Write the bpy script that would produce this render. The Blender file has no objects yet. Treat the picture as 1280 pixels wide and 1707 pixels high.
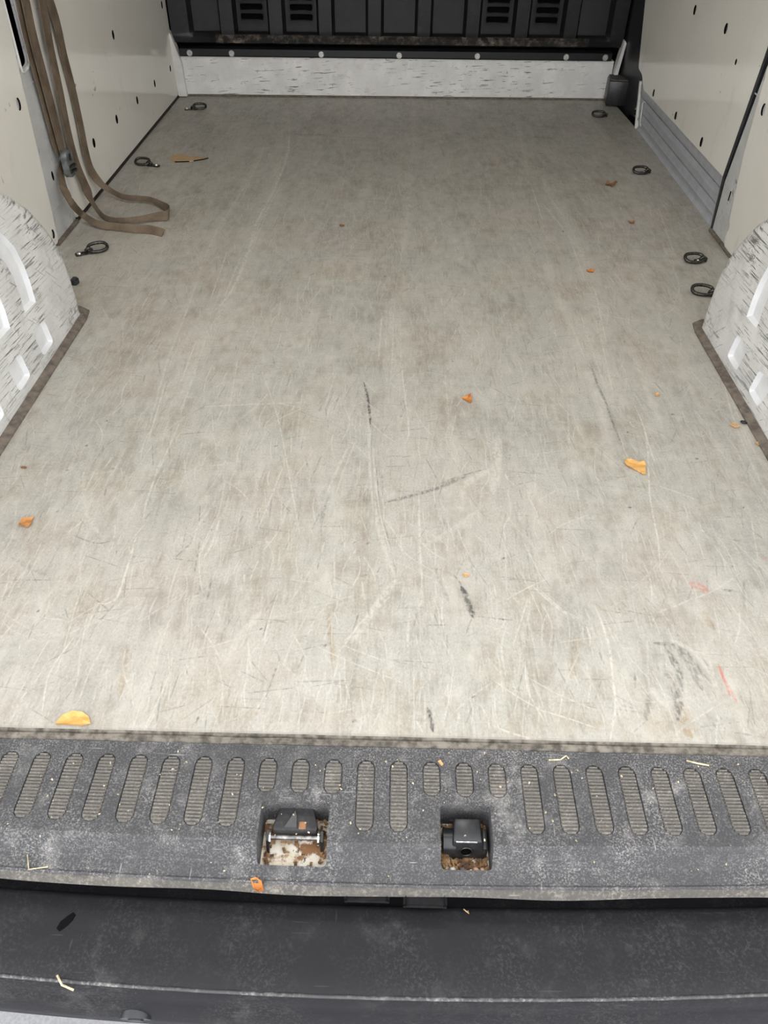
import bpy, bmesh, math, random
import numpy as np
from mathutils import Vector, Matrix

# ------------------------------------------------------------------ camera, sky, lamps, exposure
S = bpy.context.scene
COL = S.collection
rng = random.Random(7)

cam = bpy.data.cameras.new('camera')
cam.sensor_fit = 'VERTICAL'
cam.sensor_height = 34.6
cam.sensor_width = 26.0
cam.lens = 34.6 * 1283.0 / 1707.0
cam.clip_start = 0.02
camo = bpy.data.objects.new('camera', cam)
COL.objects.link(camo)
RX = Vector((0.9997320665936185, 0.01913845926198322, 0.013019769641983326))
RY = Vector((0.02247353249785431, -0.6678162375810206, -0.7439868366847613))
RZ = Vector((-0.0055439481888621715, 0.744080097973469, -0.6680674160878316))
m3 = Matrix((RX, -RY, -RZ)).transposed()
camo.matrix_world = Matrix.Translation((0.0, -0.518, 0.83)) @ m3.to_4x4()
S.camera = camo

world = bpy.data.worlds.new('overcast_sky')
S.world = world
world.use_nodes = True
bg = world.node_tree.nodes['Background']
bg.inputs['Color'].default_value = (0.97, 0.98, 1.0, 1)
bg.inputs['Strength'].default_value = 1.0

S.view_settings.view_transform = 'Standard'
S.view_settings.look = 'None'
S.view_settings.gamma = 1.0
S.view_settings.use_curve_mapping = False
S.view_settings.exposure = 1.75
FILL_LAMP_WATTS = 22.0  # strength of the added fill light inside the van

# ------------------------------------------------------------------ data measured in the van (metres)
D_strokes = [(0,0.003,0.7,[(0.02,0.879),(0.024,0.777),(0.032,0.67),(0.033,0.619),(0.028,0.592)]),(0,0.002,0.55,[(0.014,1.132),(0.017,0.978),(0.019,0.787)]),(0,0.0025,0.5,[(-0.015,1.119),(-0.014,0.977),(-0.013,0.877)]),(0,0.009,0.45,[(-0.043,0.681),(-0.035,0.553),(-0.026,0.44),(-0.013,0.355),(0.003,0.29),(0.014,0.256)]),(0,0.003,0.6,[(-0.029,0.553),(-0.019,0.441),(-0.005,0.355),(0.013,0.284)]),(0,0.004,0.6,[(0.049,0.457),(0.049,0.343),(0.051,0.244)]),(0,0.014,0.5,[(0.014,0.259),(-0.004,0.229),(-0.018,0.199),(-0.047,0.139)]),(0,0.005,0.6,[(0.004,0.224),(-0.036,0.173),(-0.062,0.125)]),(0,0.006,0.45,[(-0.073,0.583),(-0.087,0.526),(-0.1,0.461),(-0.108,0.408)]),(0,0.004,0.4,[(-0.062,0.596),(-0.08,0.501),(-0.094,0.408)]),(0,0.022,0.5,[(0.195,0.625),(0.184,0.527),(0.172,0.455)]),(0,0.018,0.45,[(0.17,0.521),(0.133,0.485),(0.098,0.452)]),(0,0.012,0.4,[(0.144,0.415),(0.098,0.365),(0.055,0.329)]),(0,0.0025,0.6,[(-0.272,0.85),(-0.212,0.667),(-0.159,0.443),(-0.138,0.348)]),(0,0.006,0.5,[(-0.353,0.693),(-0.286,0.702),(-0.162,0.715)]),(0,0.003,0.7,[(0.467,0.739),(0.467,0.63),(0.434,0.464),(0.421,0.355),(0.408,0.288)]),(0,0.003,0.65,[(0.467,0.63),(0.463,0.55)]),(0,0.004,0.4,[(0.339,0.726),(0.32,0.583),(0.315,0.483),(0.311,0.415)]),(0,0.004,0.6,[(0.214,0.249),(0.241,0.212),(0.263,0.191)]),(0,0.003,0.6,[(0.221,0.246),(0.248,0.208),(0.271,0.191)]),(0,0.004,0.75,[(0.297,0.217),(0.303,0.152),(0.298,0.096),(0.292,0.048),(0.276,0.0)]),(0,0.004,0.5,[(0.311,0.101),(0.308,0.055),(0.307,0.029)]),(0,0.003,0.5,[(0.502,0.215),(0.493,0.183),(0.477,0.154)]),(0,0.004,0.5,[(0.67,0.835),(0.642,0.664),(0.629,0.46)]),(0,0.003,0.5,[(0.666,0.791),(0.652,0.631),(0.651,0.519)]),(0,0.012,0.45,[(0.391,0.156),(0.412,0.139),(0.425,0.1),(0.432,0.072)]),(0,0.012,0.35,[(0.344,0.077),(0.357,0.048)]),(0,0.003,0.5,[(0.437,0.218),(0.442,0.191)]),(0,0.01,0.4,[(-0.52,0.492),(-0.495,0.412),(-0.469,0.364),(-0.445,0.337)]),(0,0.005,0.7,[(-0.39,0.338),(-0.386,0.264),(-0.385,0.215),(-0.395,0.199),(-0.408,0.199)]),(0,0.005,0.6,[(-0.269,0.377),(-0.27,0.329),(-0.277,0.294)]),(0,0.004,0.55,[(-0.397,0.531),(-0.395,0.432),(-0.39,0.377)]),(0,0.014,0.4,[(-0.177,0.19),(-0.199,0.146),(-0.208,0.111)]),(0,0.003,0.5,[(-0.412,0.194),(-0.409,0.147)]),(0,0.003,0.45,[(-0.439,0.138),(-0.408,0.161),(-0.377,0.176)]),(0,0.012,0.7,[(-0.392,2.496),(-0.364,2.191),(-0.366,1.853),(-0.382,1.574),(-0.375,1.407),(-0.383,1.169),(-0.408,1.061)]),(0,0.006,0.6,[(-0.344,1.932),(-0.365,1.707),(-0.377,1.472),(-0.378,1.191)]),(0,0.008,0.55,[(-0.454,2.275),(-0.448,2.077),(-0.459,1.847),(-0.472,1.66),(-0.482,1.483),(-0.477,1.288)]),(0,0.006,0.45,[(-0.477,1.288),(-0.466,1.067),(-0.462,0.883),(-0.444,0.647)]),(0,0.006,0.5,[(-0.399,0.961),(-0.398,0.885),(-0.393,0.668)]),(0,0.018,0.5,[(0.458,1.957),(0.463,1.8),(0.48,1.68)]),(0,0.012,0.5,[(0.433,1.774),(0.469,1.556),(0.489,1.417)]),(0,0.01,0.4,[(0.443,2.699),(0.436,2.338),(0.417,2.02)]),(0,0.008,0.35,[(0.064,2.681),(0.055,2.186),(0.037,1.706),(0.006,1.208)]),(0,0.003,0.6,[(0.768,1.769),(0.747,1.59),(0.73,1.443)]),(0,0.004,0.5,[(0.391,1.195),(0.396,1.048),(0.403,0.894)]),(0,0.005,0.45,[(0.428,1.121),(0.424,0.944),(0.424,0.782)]),(0,0.004,0.4,[(0.715,1.528),(0.696,1.273),(0.663,1.176)]),(0,0.004,0.5,[(0.814,1.594),(0.9,1.663)]),(0,0.003,0.5,[(-0.725,0.848),(-0.715,0.716)]),(0,0.003,0.5,[(-0.629,0.951),(-0.611,0.679)]),(0,0.003,0.5,[(-0.502,0.503),(-0.503,0.38)]),(0,0.003,0.5,[(-0.389,0.649),(-0.394,0.49)]),(0,0.003,0.5,[(-0.318,0.865),(-0.304,0.671)]),(0,0.003,0.5,[(-0.184,0.514),(-0.204,0.362)]),(0,0.003,0.5,[(-0.112,0.827),(-0.126,0.698)]),(0,0.003,0.5,[(0.107,0.836),(0.109,0.667)]),(0,0.003,0.5,[(0.123,0.688),(0.108,0.602)]),(0,0.003,0.5,[(0.586,0.417),(0.565,0.321)]),(0,0.003,0.5,[(0.209,0.348),(0.227,0.272)]),(0,0.003,0.5,[(0.435,0.135),(0.43,0.095)]),(0,0.003,0.5,[(0.031,0.18),(0.029,0.133)]),(0,0.003,0.5,[(-0.037,0.252),(-0.032,0.217)]),(0,0.07,0.42,[(-0.413,2.457),(-0.372,1.878),(-0.38,1.553),(-0.376,1.223),(-0.399,0.961),(-0.406,0.728)]),(0,0.05,0.32,[(-0.427,2.729),(-0.369,2.222)]),(0,0.09,0.28,[(-0.41,1.128),(-0.415,0.885),(-0.422,0.647)]),(0,0.05,0.3,[(-0.45,2.249),(-0.464,1.822),(-0.479,1.467),(-0.477,1.186)]),(0,0.05,0.28,[(0.066,2.85),(0.055,2.186),(0.037,1.753),(0.024,1.379)]),(0,0.07,0.3,[(-0.0,1.146),(0.002,0.952),(0.019,0.745)]),(0,0.06,0.34,[(0.461,1.979),(0.483,1.641),(0.482,1.263),(0.45,0.945)]),(0,0.07,0.28,[(0.419,1.106),(0.437,0.849),(0.427,0.679)]),(0,0.04,0.3,[(0.456,2.708),(0.42,2.031)]),(0,0.04,0.3,[(-0.648,0.95),(-0.622,0.679)]),(0,0.05,0.25,[(-0.522,0.47),(-0.466,0.353)]),(0,0.0035,0.7,[(-0.36,1.779),(-0.369,1.396)]),(0,0.0035,0.7,[(-0.372,1.553),(-0.376,1.223)]),(0,0.0035,0.7,[(-0.391,1.359),(-0.393,1.128)]),(0,0.0035,0.7,[(-0.378,2.159),(-0.365,1.778)]),(0,0.0035,0.7,[(-0.447,1.926),(-0.454,1.702)]),(0,0.0035,0.7,[(-0.43,1.393),(-0.423,1.127)]),(0,0.0035,0.7,[(0.483,1.23),(0.461,0.971)]),(0,0.0035,0.7,[(0.471,1.515),(0.467,1.262)]),(0,0.0035,0.7,[(-0.025,1.086),(-0.028,0.877)]),(0,0.0035,0.7,[(0.001,1.087),(-0.0,0.831)]),(0,0.0035,0.7,[(0.453,0.997),(0.436,0.782)]),(0,0.0035,0.7,[(-0.418,0.96),(-0.416,0.77)]),(0,0.0035,0.7,[(-0.445,0.769),(-0.432,0.573)]),(0,0.0035,0.7,[(0.417,1.923),(0.415,1.637)]),(1,0.12,0.3,[(0.488,2.592),(0.6,2.6),(0.711,2.532)]),(1,0.06,0.32,[(-0.8,2.543),(-0.865,2.357)]),(1,0.05,0.22,[(-0.175,1.789),(-0.033,1.772)]),(1,0.006,0.95,[(-0.055,0.789),(-0.046,0.738),(-0.041,0.691),(-0.037,0.639)]),(1,0.003,0.6,[(-0.034,0.624),(-0.033,0.553),(-0.025,0.44),(-0.022,0.382)]),(1,0.003,0.45,[(-0.023,0.52),(-0.014,0.411),(-0.001,0.348),(0.013,0.272)]),(1,0.012,0.95,[(0.108,0.247),(0.114,0.227),(0.118,0.208),(0.122,0.188)]),(1,0.004,0.5,[(0.098,0.271),(0.108,0.25)]),(1,0.007,0.9,[(0.054,0.039),(0.057,0.026),(0.06,0.005)]),(1,0.009,0.55,[(-0.007,0.429),(0.042,0.45),(0.087,0.472),(0.131,0.504)]),(1,0.009,0.5,[(0.088,0.481),(0.114,0.493),(0.13,0.502)]),(1,0.0025,0.6,[(0.091,0.486),(0.135,0.509),(0.167,0.523)]),(1,0.002,0.5,[(0.063,0.548),(0.087,0.472)]),(1,0.002,0.4,[(0.099,0.575),(0.123,0.508)]),(1,0.002,0.6,[(0.056,0.173),(0.086,0.174)]),(1,0.008,0.4,[(-0.102,0.453),(-0.106,0.394),(-0.105,0.377)]),(1,0.006,0.6,[(0.411,0.878),(0.41,0.803),(0.414,0.737),(0.414,0.66),(0.416,0.601)]),(1,0.012,0.55,[(0.365,0.151),(0.386,0.148),(0.404,0.139),(0.415,0.119),(0.425,0.086)]),(1,0.016,0.6,[(0.381,0.138),(0.385,0.113),(0.382,0.085),(0.366,0.03)]),(1,0.014,0.45,[(0.395,0.152),(0.405,0.114),(0.41,0.076)]),(1,0.018,0.35,[(0.361,0.113),(0.376,0.094)]),(1,0.01,0.45,[(0.338,0.065),(0.327,0.029)]),(1,0.006,0.55,[(0.491,0.252),(0.509,0.25)]),(1,0.005,0.35,[(0.528,0.273),(0.511,0.22)]),(1,0.004,0.6,[(0.328,0.101),(0.323,0.076)]),(1,0.0025,0.5,[(-0.487,0.335),(-0.445,0.319),(-0.418,0.331)]),(1,0.002,0.5,[(-0.442,0.099),(-0.416,0.12)]),(1,0.003,0.6,[(-0.233,0.006),(-0.23,0.018)]),(1,0.05,0.3,[(-0.274,1.254),(-0.272,1.164),(-0.27,1.119)]),(1,0.05,0.28,[(-0.388,0.459),(-0.352,0.429),(-0.332,0.386)]),(1,0.03,0.3,[(-0.271,0.221),(-0.255,0.227)]),(1,0.004,0.35,[(-0.49,2.388),(-0.383,2.381),(-0.214,2.378),(-0.087,2.38)]),(1,0.02,0.35,[(-0.408,2.408),(-0.321,2.399),(-0.215,2.392)]),(1,0.02,0.4,[(0.478,2.423),(0.562,2.415)]),(1,0.015,0.4,[(0.475,2.237),(0.496,2.238)]),(1,0.02,0.45,[(-0.388,1.729),(-0.355,1.74)]),(1,0.04,0.4,[(-0.882,2.426),(-0.863,2.578)]),(1,0.003,0.4,[(0.527,0.816),(0.535,0.775)]),(1,0.004,0.5,[(0.551,0.704),(0.549,0.674)]),(1,0.004,0.5,[(-0.256,0.21),(-0.258,0.257)]),(1,0.012,0.25,[(-0.563,0.284),(-0.497,0.249)]),(1,0.007,0.9,[(0.112,0.058),(0.113,0.056)]),(1,0.007,0.9,[(-0.023,1.272),(-0.022,1.266)]),(1,0.007,0.9,[(-0.489,0.183),(-0.487,0.181)]),(1,0.007,0.9,[(-0.549,0.496),(-0.547,0.493)]),(1,0.007,0.9,[(-0.539,0.566),(-0.536,0.562)]),(1,0.007,0.9,[(-0.474,0.502),(-0.472,0.499)]),(1,0.007,0.9,[(0.175,0.308),(0.176,0.306)]),(1,0.007,0.9,[(0.164,0.187),(0.164,0.185)]),(1,0.007,0.9,[(0.327,0.205),(0.327,0.203)]),(1,0.007,0.9,[(0.541,0.567),(0.541,0.563)]),(1,0.007,0.9,[(0.461,1.576),(0.461,1.567)]),(1,0.007,0.9,[(0.534,0.703),(0.534,0.699)]),(1,0.007,0.9,[(-0.083,0.134),(-0.082,0.132)]),(1,0.007,0.9,[(0.393,0.432),(0.394,0.429)]),(2,0.009,0.6,[(-0.084,0.206),(-0.076,0.15),(-0.071,0.125),(-0.068,0.094)]),(2,0.01,0.6,[(-0.348,0.127),(-0.341,0.083),(-0.336,0.041)]),(2,0.01,0.55,[(-0.342,0.092),(-0.335,0.055)]),(2,0.02,0.9,[(0.375,0.052),(0.375,0.031),(0.375,0.005)]),(2,0.006,0.7,[(0.298,0.224),(0.304,0.21),(0.329,0.205)]),(2,0.014,0.7,[(0.449,0.209),(0.451,0.193),(0.454,0.177)]),(2,0.008,0.6,[(0.428,0.172),(0.431,0.171)]),(2,0.006,0.5,[(0.06,0.282),(0.085,0.278),(0.102,0.262)]),(2,0.05,0.4,[(-0.55,2.002),(-0.517,1.976)]),(2,0.012,0.4,[(-0.193,0.019),(-0.157,0.025)]),(2,0.012,0.5,[(0.154,0.029),(0.16,0.012)]),(2,0.01,0.5,[(0.255,0.01),(0.27,0.028)]),(2,0.02,0.4,[(0.266,0.16),(0.242,0.09)]),(2,0.012,0.4,[(0.038,0.057),(0.046,0.084)]),(3,0.016,0.6,[(0.448,0.262),(0.458,0.258),(0.466,0.251)]),(3,0.01,0.5,[(0.445,0.265),(0.453,0.255)]),(3,0.004,0.7,[(0.443,0.117),(0.443,0.086),(0.443,0.068)]),(3,0.003,0.6,[(0.444,0.096),(0.449,0.057)]),(3,0.006,0.4,[(0.571,0.323),(0.575,0.314)]),(3,0.005,0.6,[(0.645,0.744),(0.65,0.742)]),(3,0.006,0.5,[(-0.615,0.584),(-0.612,0.581)])]
D_L_A_out = [(0.8,0.288),(0.836,0.244),(0.853,0.195),(0.853,0.155),(0.852,0.127)]
D_L_A_in = [(0.8,0.134),(0.794,0.166),(0.799,0.202),(0.797,0.234),(0.779,0.264)]
D_L_B = [(0.737,0.211),(0.73,0.169),(0.728,0.137),(0.678,0.14)]
D_L_P1 = [(0.854,0.083),(0.869,0.028),(0.813,0.033),(0.802,0.085)]
D_L_P2 = [(0.725,0.09),(0.74,0.036),(0.694,0.034),(0.682,0.09)]
D_L_P3 = [(0.62,0.07),(0.625,0.035),(0.59,0.033)]
D_R_A = [(0.859,0.262),(0.878,0.222),(0.881,0.185),(0.88,0.148),(0.87,0.131),(0.815,0.132)]
D_R_P1 = [(0.866,0.083),(0.827,0.084),(0.845,0.02),(0.882,0.022)]
D_R_P2 = [(0.753,0.082),(0.703,0.087),(0.725,0.02),(0.764,0.021)]
D_strapA = [(-0.845,1.534,0.585),(-0.85,1.543,0.517),(-0.852,1.54,0.447),(-0.855,1.549,0.357),(-0.857,1.556,0.269),(-0.857,1.555,0.206),(-0.855,1.552,0.175)]
D_tailA = [(-0.862,1.557,0.173),(-0.862,1.524,0.149),(-0.848,1.485,0.124),(-0.825,1.451,0.099),(-0.846,1.553,0.028),(-0.798,1.525,0.014),(-0.743,1.512,0.012),(-0.693,1.502,0.012),(-0.653,1.501,0.01),(-0.615,1.489,0.006)]
D_loop = [(-0.85,1.638,0.573),(-0.853,1.648,0.502),(-0.856,1.636,0.404),(-0.858,1.634,0.311),(-0.86,1.627,0.214),(-0.86,1.631,0.138),(-0.855,1.641,0.08),(-0.84,1.625,0.04),(-0.806,1.582,0.018),(-0.776,1.555,0.014),(-0.737,1.549,0.014),(-0.692,1.564,0.014),(-0.652,1.583,0.014),(-0.626,1.593,0.014),(-0.632,1.632,0.014),(-0.659,1.667,0.014),(-0.702,1.706,0.014),(-0.739,1.714,0.014),(-0.783,1.72,0.016),(-0.826,1.754,0.02),(-0.845,1.737,0.046),(-0.86,1.727,0.085),(-0.864,1.728,0.139),(-0.866,1.74,0.205),(-0.866,1.743,0.293),(-0.865,1.735,0.365),(-0.86,1.725,0.439),(-0.857,1.703,0.493),(-0.852,1.661,0.57)]
D_buckle = (-0.845,1.538,0.166)
D_loose = {'yellow': (0.428,0.536),'orange': (0.147,0.735),'rust': (-0.567,0.361),'edge': (-0.38,0.009),'card': (-0.686,2.11),'pale': (0.489,1.32),'crumpled': (0.666,1.942),'half': (0.663,1.641),'small': (0.52,0.764),'curled': (0.639,0.664),'seed': (0.66,0.677),'chip': (-0.623,0.497),'sliver': (-0.688,0.575),'tan': (0.117,0.269),'fleck': (-0.145,1.578),'bit': (0.664,0.612),'knob': (-0.764,1.185)}


# ------------------------------------------------------------------ helpers
class NT:
    """small node-tree writer"""
    def __init__(self, name):
        self.m = bpy.data.materials.new(name)
        self.m.use_nodes = True
        self.t = self.m.node_tree
        self.b = self.t.nodes['Principled BSDF']
        self.co = self.t.nodes.new('ShaderNodeTexCoord').outputs['Object']
    def put(self, sock, v):
        if isinstance(v, bpy.types.NodeSocket):
            self.t.links.new(v, sock)
        elif isinstance(v, (tuple, list)) and len(v) == 3 and sock.type == 'RGBA':
            sock.default_value = (*v, 1)
        else:
            sock.default_value = v
    def map(self, scale=(1, 1, 1), rot=(0, 0, 0), loc=(0, 0, 0), vec=None):
        n = self.t.nodes.new('ShaderNodeMapping')
        self.put(n.inputs['Vector'], vec or self.co)
        n.inputs['Scale'].default_value = scale
        n.inputs['Rotation'].default_value = rot
        n.inputs['Location'].default_value = loc
        return n.outputs[0]
    def noise(self, scale, detail=4, rough=.55, vec=None, dist=0.0):
        n = self.t.nodes.new('ShaderNodeTexNoise')
        self.put(n.inputs['Vector'], vec or self.co)
        n.inputs['Scale'].default_value = scale
        n.inputs['Detail'].default_value = detail
        n.inputs['Roughness'].default_value = rough
        n.inputs['Distortion'].default_value = dist
        return n.outputs['Fac']
    def ramp(self, f, a, b, lo=0.0, hi=1.0):
        n = self.t.nodes.new('ShaderNodeMapRange')
        n.interpolation_type = 'SMOOTHSTEP'
        self.put(n.inputs['Value'], f)
        for k, v in zip(('From Min', 'From Max', 'To Min', 'To Max'), (a, b, lo, hi)):
            n.inputs[k].default_value = v
        return n.outputs['Result']
    def math(self, op, a, b):
        n = self.t.nodes.new('ShaderNodeMath')
        n.operation = op
        self.put(n.inputs[0], a); self.put(n.inputs[1], b)
        return n.outputs[0]
    def mix(self, f, a, b):
        n = self.t.nodes.new('ShaderNodeMix')
        n.data_type = 'RGBA'
        self.put(n.inputs['Factor'], f)
        self.put(n.inputs[6], a); self.put(n.inputs[7], b)
        return n.outputs[2]
    def bump(self, h, dist=.001, strength=1.0):
        n = self.t.nodes.new('ShaderNodeBump')
        n.inputs['Strength'].default_value = strength
        n.inputs['Distance'].default_value = dist
        self.put(n.inputs['Height'], h)
        self.put(self.b.inputs['Normal'], n.outputs[0])
    def out(self, color, rough=.5, metal=0.0, spec=.5):
        self.put(self.b.inputs['Base Color'], color)
        self.put(self.b.inputs['Roughness'], rough)
        self.b.inputs['Metallic'].default_value = metal
        self.b.inputs['Specular IOR Level'].default_value = spec
        return self.m

def obj(name, bm, mat, parent=None, smooth=False, auto=None, recalc=True):
    me = bpy.data.meshes.new(name)
    if recalc:
        bmesh.ops.recalc_face_normals(bm, faces=bm.faces)
    bm.to_mesh(me); bm.free()
    for m in (mat if isinstance(mat, (list, tuple)) else [mat]):
        me.materials.append(m)
    if smooth:
        me.polygons.foreach_set('use_smooth', [True] * len(me.polygons))
        if auto is not None:
            me.set_sharp_from_angle(angle=math.radians(auto))
    o = bpy.data.objects.new(name, me)
    COL.objects.link(o)
    if parent is not None:
        o.parent = parent
    return o

def tag(o, label=None, cat=None, group=None, kind=None):
    if label: o['label'] = label
    if cat: o['category'] = cat
    if group: o['group'] = group
    if kind: o['kind'] = kind
    return o

def thing(name, loc, label, cat, group=None, rotz=0.0):
    o = bpy.data.objects.new(name, None)
    o.empty_display_size = .03
    COL.objects.link(o)
    o.location = loc
    o.rotation_euler = (0, 0, rotz)
    return tag(o, label, cat, group)

def box(bm, lo, hi, bevel=0.0, segs=2):
    r = bmesh.ops.create_cube(bm, size=1)
    vs = r['verts']
    for v in vs:
        v.co = Vector([lo[i] + (v.co[i] + .5) * (hi[i] - lo[i]) for i in range(3)])
    if bevel:
        es = list({e for v in vs for e in v.link_edges})
        bmesh.ops.bevel(bm, geom=es, offset=bevel, segments=segs, profile=.5, affect='EDGES')
    return bm

def BM(): return bmesh.new()

def prism(bm, pts, axis, a, b, inset=0.0):
    """polygon pts in the two other axes, extruded from a to b along axis; the b end is shrunk by inset"""
    def mk(p, t):
        q = [p[0], p[1]]; q.insert(axis, t); return Vector(q)
    pb = inset_poly(pts, inset) if inset else pts
    A = [bm.verts.new(mk(p, a)) for p in pts]
    B = [bm.verts.new(mk(p, b)) for p in pb]
    n = len(pts)
    bm.faces.new(A); bm.faces.new(B[::-1])
    for i in range(n):
        bm.faces.new((A[i], B[i], B[(i + 1) % n], A[(i + 1) % n]))
    return bm

def inset_poly(pts, d):
    n = len(pts)
    area = sum(pts[i][0] * pts[(i + 1) % n][1] - pts[(i + 1) % n][0] * pts[i][1] for i in range(n))
    sg = 1 if area > 0 else -1
    out = []
    for i in range(n):
        p0, p1, p2 = Vector(pts[i - 1]), Vector(pts[i]), Vector(pts[(i + 1) % n])
        e1 = (p1 - p0).normalized(); e2 = (p2 - p1).normalized()
        n1 = Vector((-e1.y, e1.x)) * sg; n2 = Vector((-e2.y, e2.x)) * sg
        h = n1 + n2
        k = max(.35, n1.dot(h.normalized())) if h.length > 1e-6 else 1
        h = (h.normalized() if h.length > 1e-6 else n1) * (d / k)
        out.append((p1.x + h.x, p1.y + h.y))
    return out

def round_poly(pts, r, seg=4):
    out = []
    n = len(pts)
    for i in range(n):
        p0, p1, p2 = Vector(pts[i - 1]), Vector(pts[i]), Vector(pts[(i + 1) % n])
        a = p1 + (p0 - p1).normalized() * min(r, (p0 - p1).length * .45)
        b = p1 + (p2 - p1).normalized() * min(r, (p2 - p1).length * .45)
        for k in range(seg + 1):
            t = k / seg
            q = a * (1 - t) ** 2 + p1 * 2 * t * (1 - t) + b * t * t
            out.append((q.x, q.y))
    return out

def rect(x0, y0, x1, y1): return [(x0, y0), (x1, y0), (x1, y1), (x0, y1)]

def ell(cx, cy, rx, ry, n=14):
    return [(cx + rx * math.cos(2 * math.pi * k / n), cy + ry * math.sin(2 * math.pi * k / n)) for k in range(n)]

def cyl(bm, p, q, r, n=14, r2=None, caps=True):
    p, q = Vector(p), Vector(q)
    d = (q - p).normalized()
    a = d.orthogonal().normalized(); b = d.cross(a)
    r2 = r if r2 is None else r2
    A, B = [], []
    for k in range(n):
        t = 2 * math.pi * k / n
        u = a * math.cos(t) + b * math.sin(t)
        A.append(bm.verts.new(p + u * r)); B.append(bm.verts.new(q + u * r2))
    for k in range(n):
        bm.faces.new((A[k], A[(k + 1) % n], B[(k + 1) % n], B[k]))
    if caps:
        bm.faces.new(A[::-1]); bm.faces.new(B)
    return bm

def tube(bm, pts, r, n=8, closed=False):
    P = [Vector(p) for p in pts]
    N = len(P); rings = []
    prev = None
    for i in range(N):
        a = P[(i - 1) % N] if (closed or i > 0) else P[i]
        b = P[(i + 1) % N] if (closed or i < N - 1) else P[i]
        d = (b - a).normalized()
        u = (prev - d * prev.dot(d)) if prev is not None else d.orthogonal()
        u.normalize(); prev = u
        v = d.cross(u)
        rr = r[i] if isinstance(r, (list, tuple)) else r
        rings.append([bm.verts.new(P[i] + (u * math.cos(2 * math.pi * k / n) + v * math.sin(2 * math.pi * k / n)) * rr) for k in range(n)])
    for i in range(N if closed else N - 1):
        A, B = rings[i], rings[(i + 1) % N]
        for k in range(n):
            bm.faces.new((A[k], A[(k + 1) % n], B[(k + 1) % n], B[k]))
    if not closed:
        bm.faces.new(rings[0][::-1]); bm.faces.new(rings[-1])
    return bm

def smooth_path(pts, sub=5):
    P = [Vector(p) for p in pts]; out = []
    for i in range(len(P) - 1):
        p0 = P[max(i - 1, 0)]; p1 = P[i]; p2 = P[i + 1]; p3 = P[min(i + 2, len(P) - 1)]
        for k in range(sub):
            t = k / sub
            out.append(.5 * ((2 * p1) + (p2 - p0) * t + (2 * p0 - 5 * p1 + 4 * p2 - p3) * t * t + (3 * p1 - p0 - 3 * p2 + p3) * t ** 3))
    out.append(P[-1])
    return out

def ribbon(bm, pts, wdirs, widths, th=.0022, sub=5):
    """flat webbing: a band of real thickness along a smooth path"""
    C = smooth_path(pts, sub)
    W = smooth_path(wdirs, sub)
    R = smooth_path([(w, 0, 0) for w in widths], sub)
    rings = []
    for i, c in enumerate(C):
        d = (C[min(i + 1, len(C) - 1)] - C[max(i - 1, 0)]).normalized()
        w = (W[i] - d * W[i].dot(d)).normalized()
        n = d.cross(w)
        h = R[i].x / 2
        rings.append([bm.verts.new(c + w * s * h + n * q * th / 2) for s, q in ((-1, -1), (-.5, -1.25), (.5, -1.25), (1, -1), (1, 1), (.5, 1.25), (-.5, 1.25), (-1, 1))])
    for a, b in zip(rings, rings[1:]):
        for k in range(8):
            bm.faces.new((a[k], a[(k + 1) % 8], b[(k + 1) % 8], b[k]))
    bm.faces.new(rings[0][::-1]); bm.faces.new(rings[-1])
    return bm

def boolean(o, cutter_bm, mats):
    """cut the closed cutter mesh out of o; cut faces take the cutter's material slots (same list)"""
    c = obj('cutter', cutter_bm, mats, o.parent)
    md = o.modifiers.new('cut', 'BOOLEAN')
    md.operation = 'DIFFERENCE'; md.solver = 'EXACT'; md.object = c
    dg = bpy.context.evaluated_depsgraph_get()
    dg.update()
    me = bpy.data.meshes.new_from_object(o.evaluated_get(dg), preserve_all_data_layers=True, depsgraph=dg)
    o.modifiers.remove(md)
    old = o.data
    o.data = me
    name = old.name
    bpy.data.meshes.remove(old); me.name = name
    cm = c.data
    bpy.data.objects.remove(c); bpy.data.meshes.remove(cm)

def copy_tree(o, parent=None):
    c = o.copy(); COL.objects.link(c)
    if parent is not None: c.parent = parent
    for ch in o.children: copy_tree(ch, c)
    return c

# ------------------------------------------------------------------ materials
def m_plain(name, c, rough=.5, metal=0.0, var=.12, scale=40, spec=.5):
    n = NT(name)
    f = n.noise(scale, 5)
    d = tuple(x * (1 - var * 2) for x in c); u = tuple(min(1, x * (1 + var)) for x in c)
    return n.out(n.mix(n.ramp(f, .3, .7), d, u), rough, metal, spec)

def m_panel():
    n = NT('lining_panel_white')
    f = n.noise(3.0, 5)
    c = n.mix(n.ramp(f, .3, .75), (.80, .77, .70), (.86, .835, .77))
    v = n.map((140, 14, 26), (.5, .0, .0))
    s = n.ramp(n.noise(1.0, 3, .6, v), .67, .72)
    p = n.ramp(n.noise(9.0, 2), .48, .62)
    c = n.mix(n.math('MULTIPLY', n.math('MULTIPLY', s, p), .75), c, (.15, .13, .12))
    sm = n.ramp(n.noise(6, 5, .6, n.map((1, 1.5, .5))), .60, .8, 0, .35)
    c = n.mix(sm, c, (.42, .38, .33))
    v2 = n.map((40, 110, 16), loc=(2, 7, 1))
    s2 = n.math('MULTIPLY', n.ramp(n.noise(1.0, 3, .6, v2), .69, .73), n.ramp(n.noise(7.0, 2), .52, .6))
    c = n.mix(n.math('MULTIPLY', s2, .6), c, (.22, .19, .16))
    n.bump(n.noise(4.0, 2), .0003, .3)
    return n.out(c, .10, 0, .62)

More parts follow.
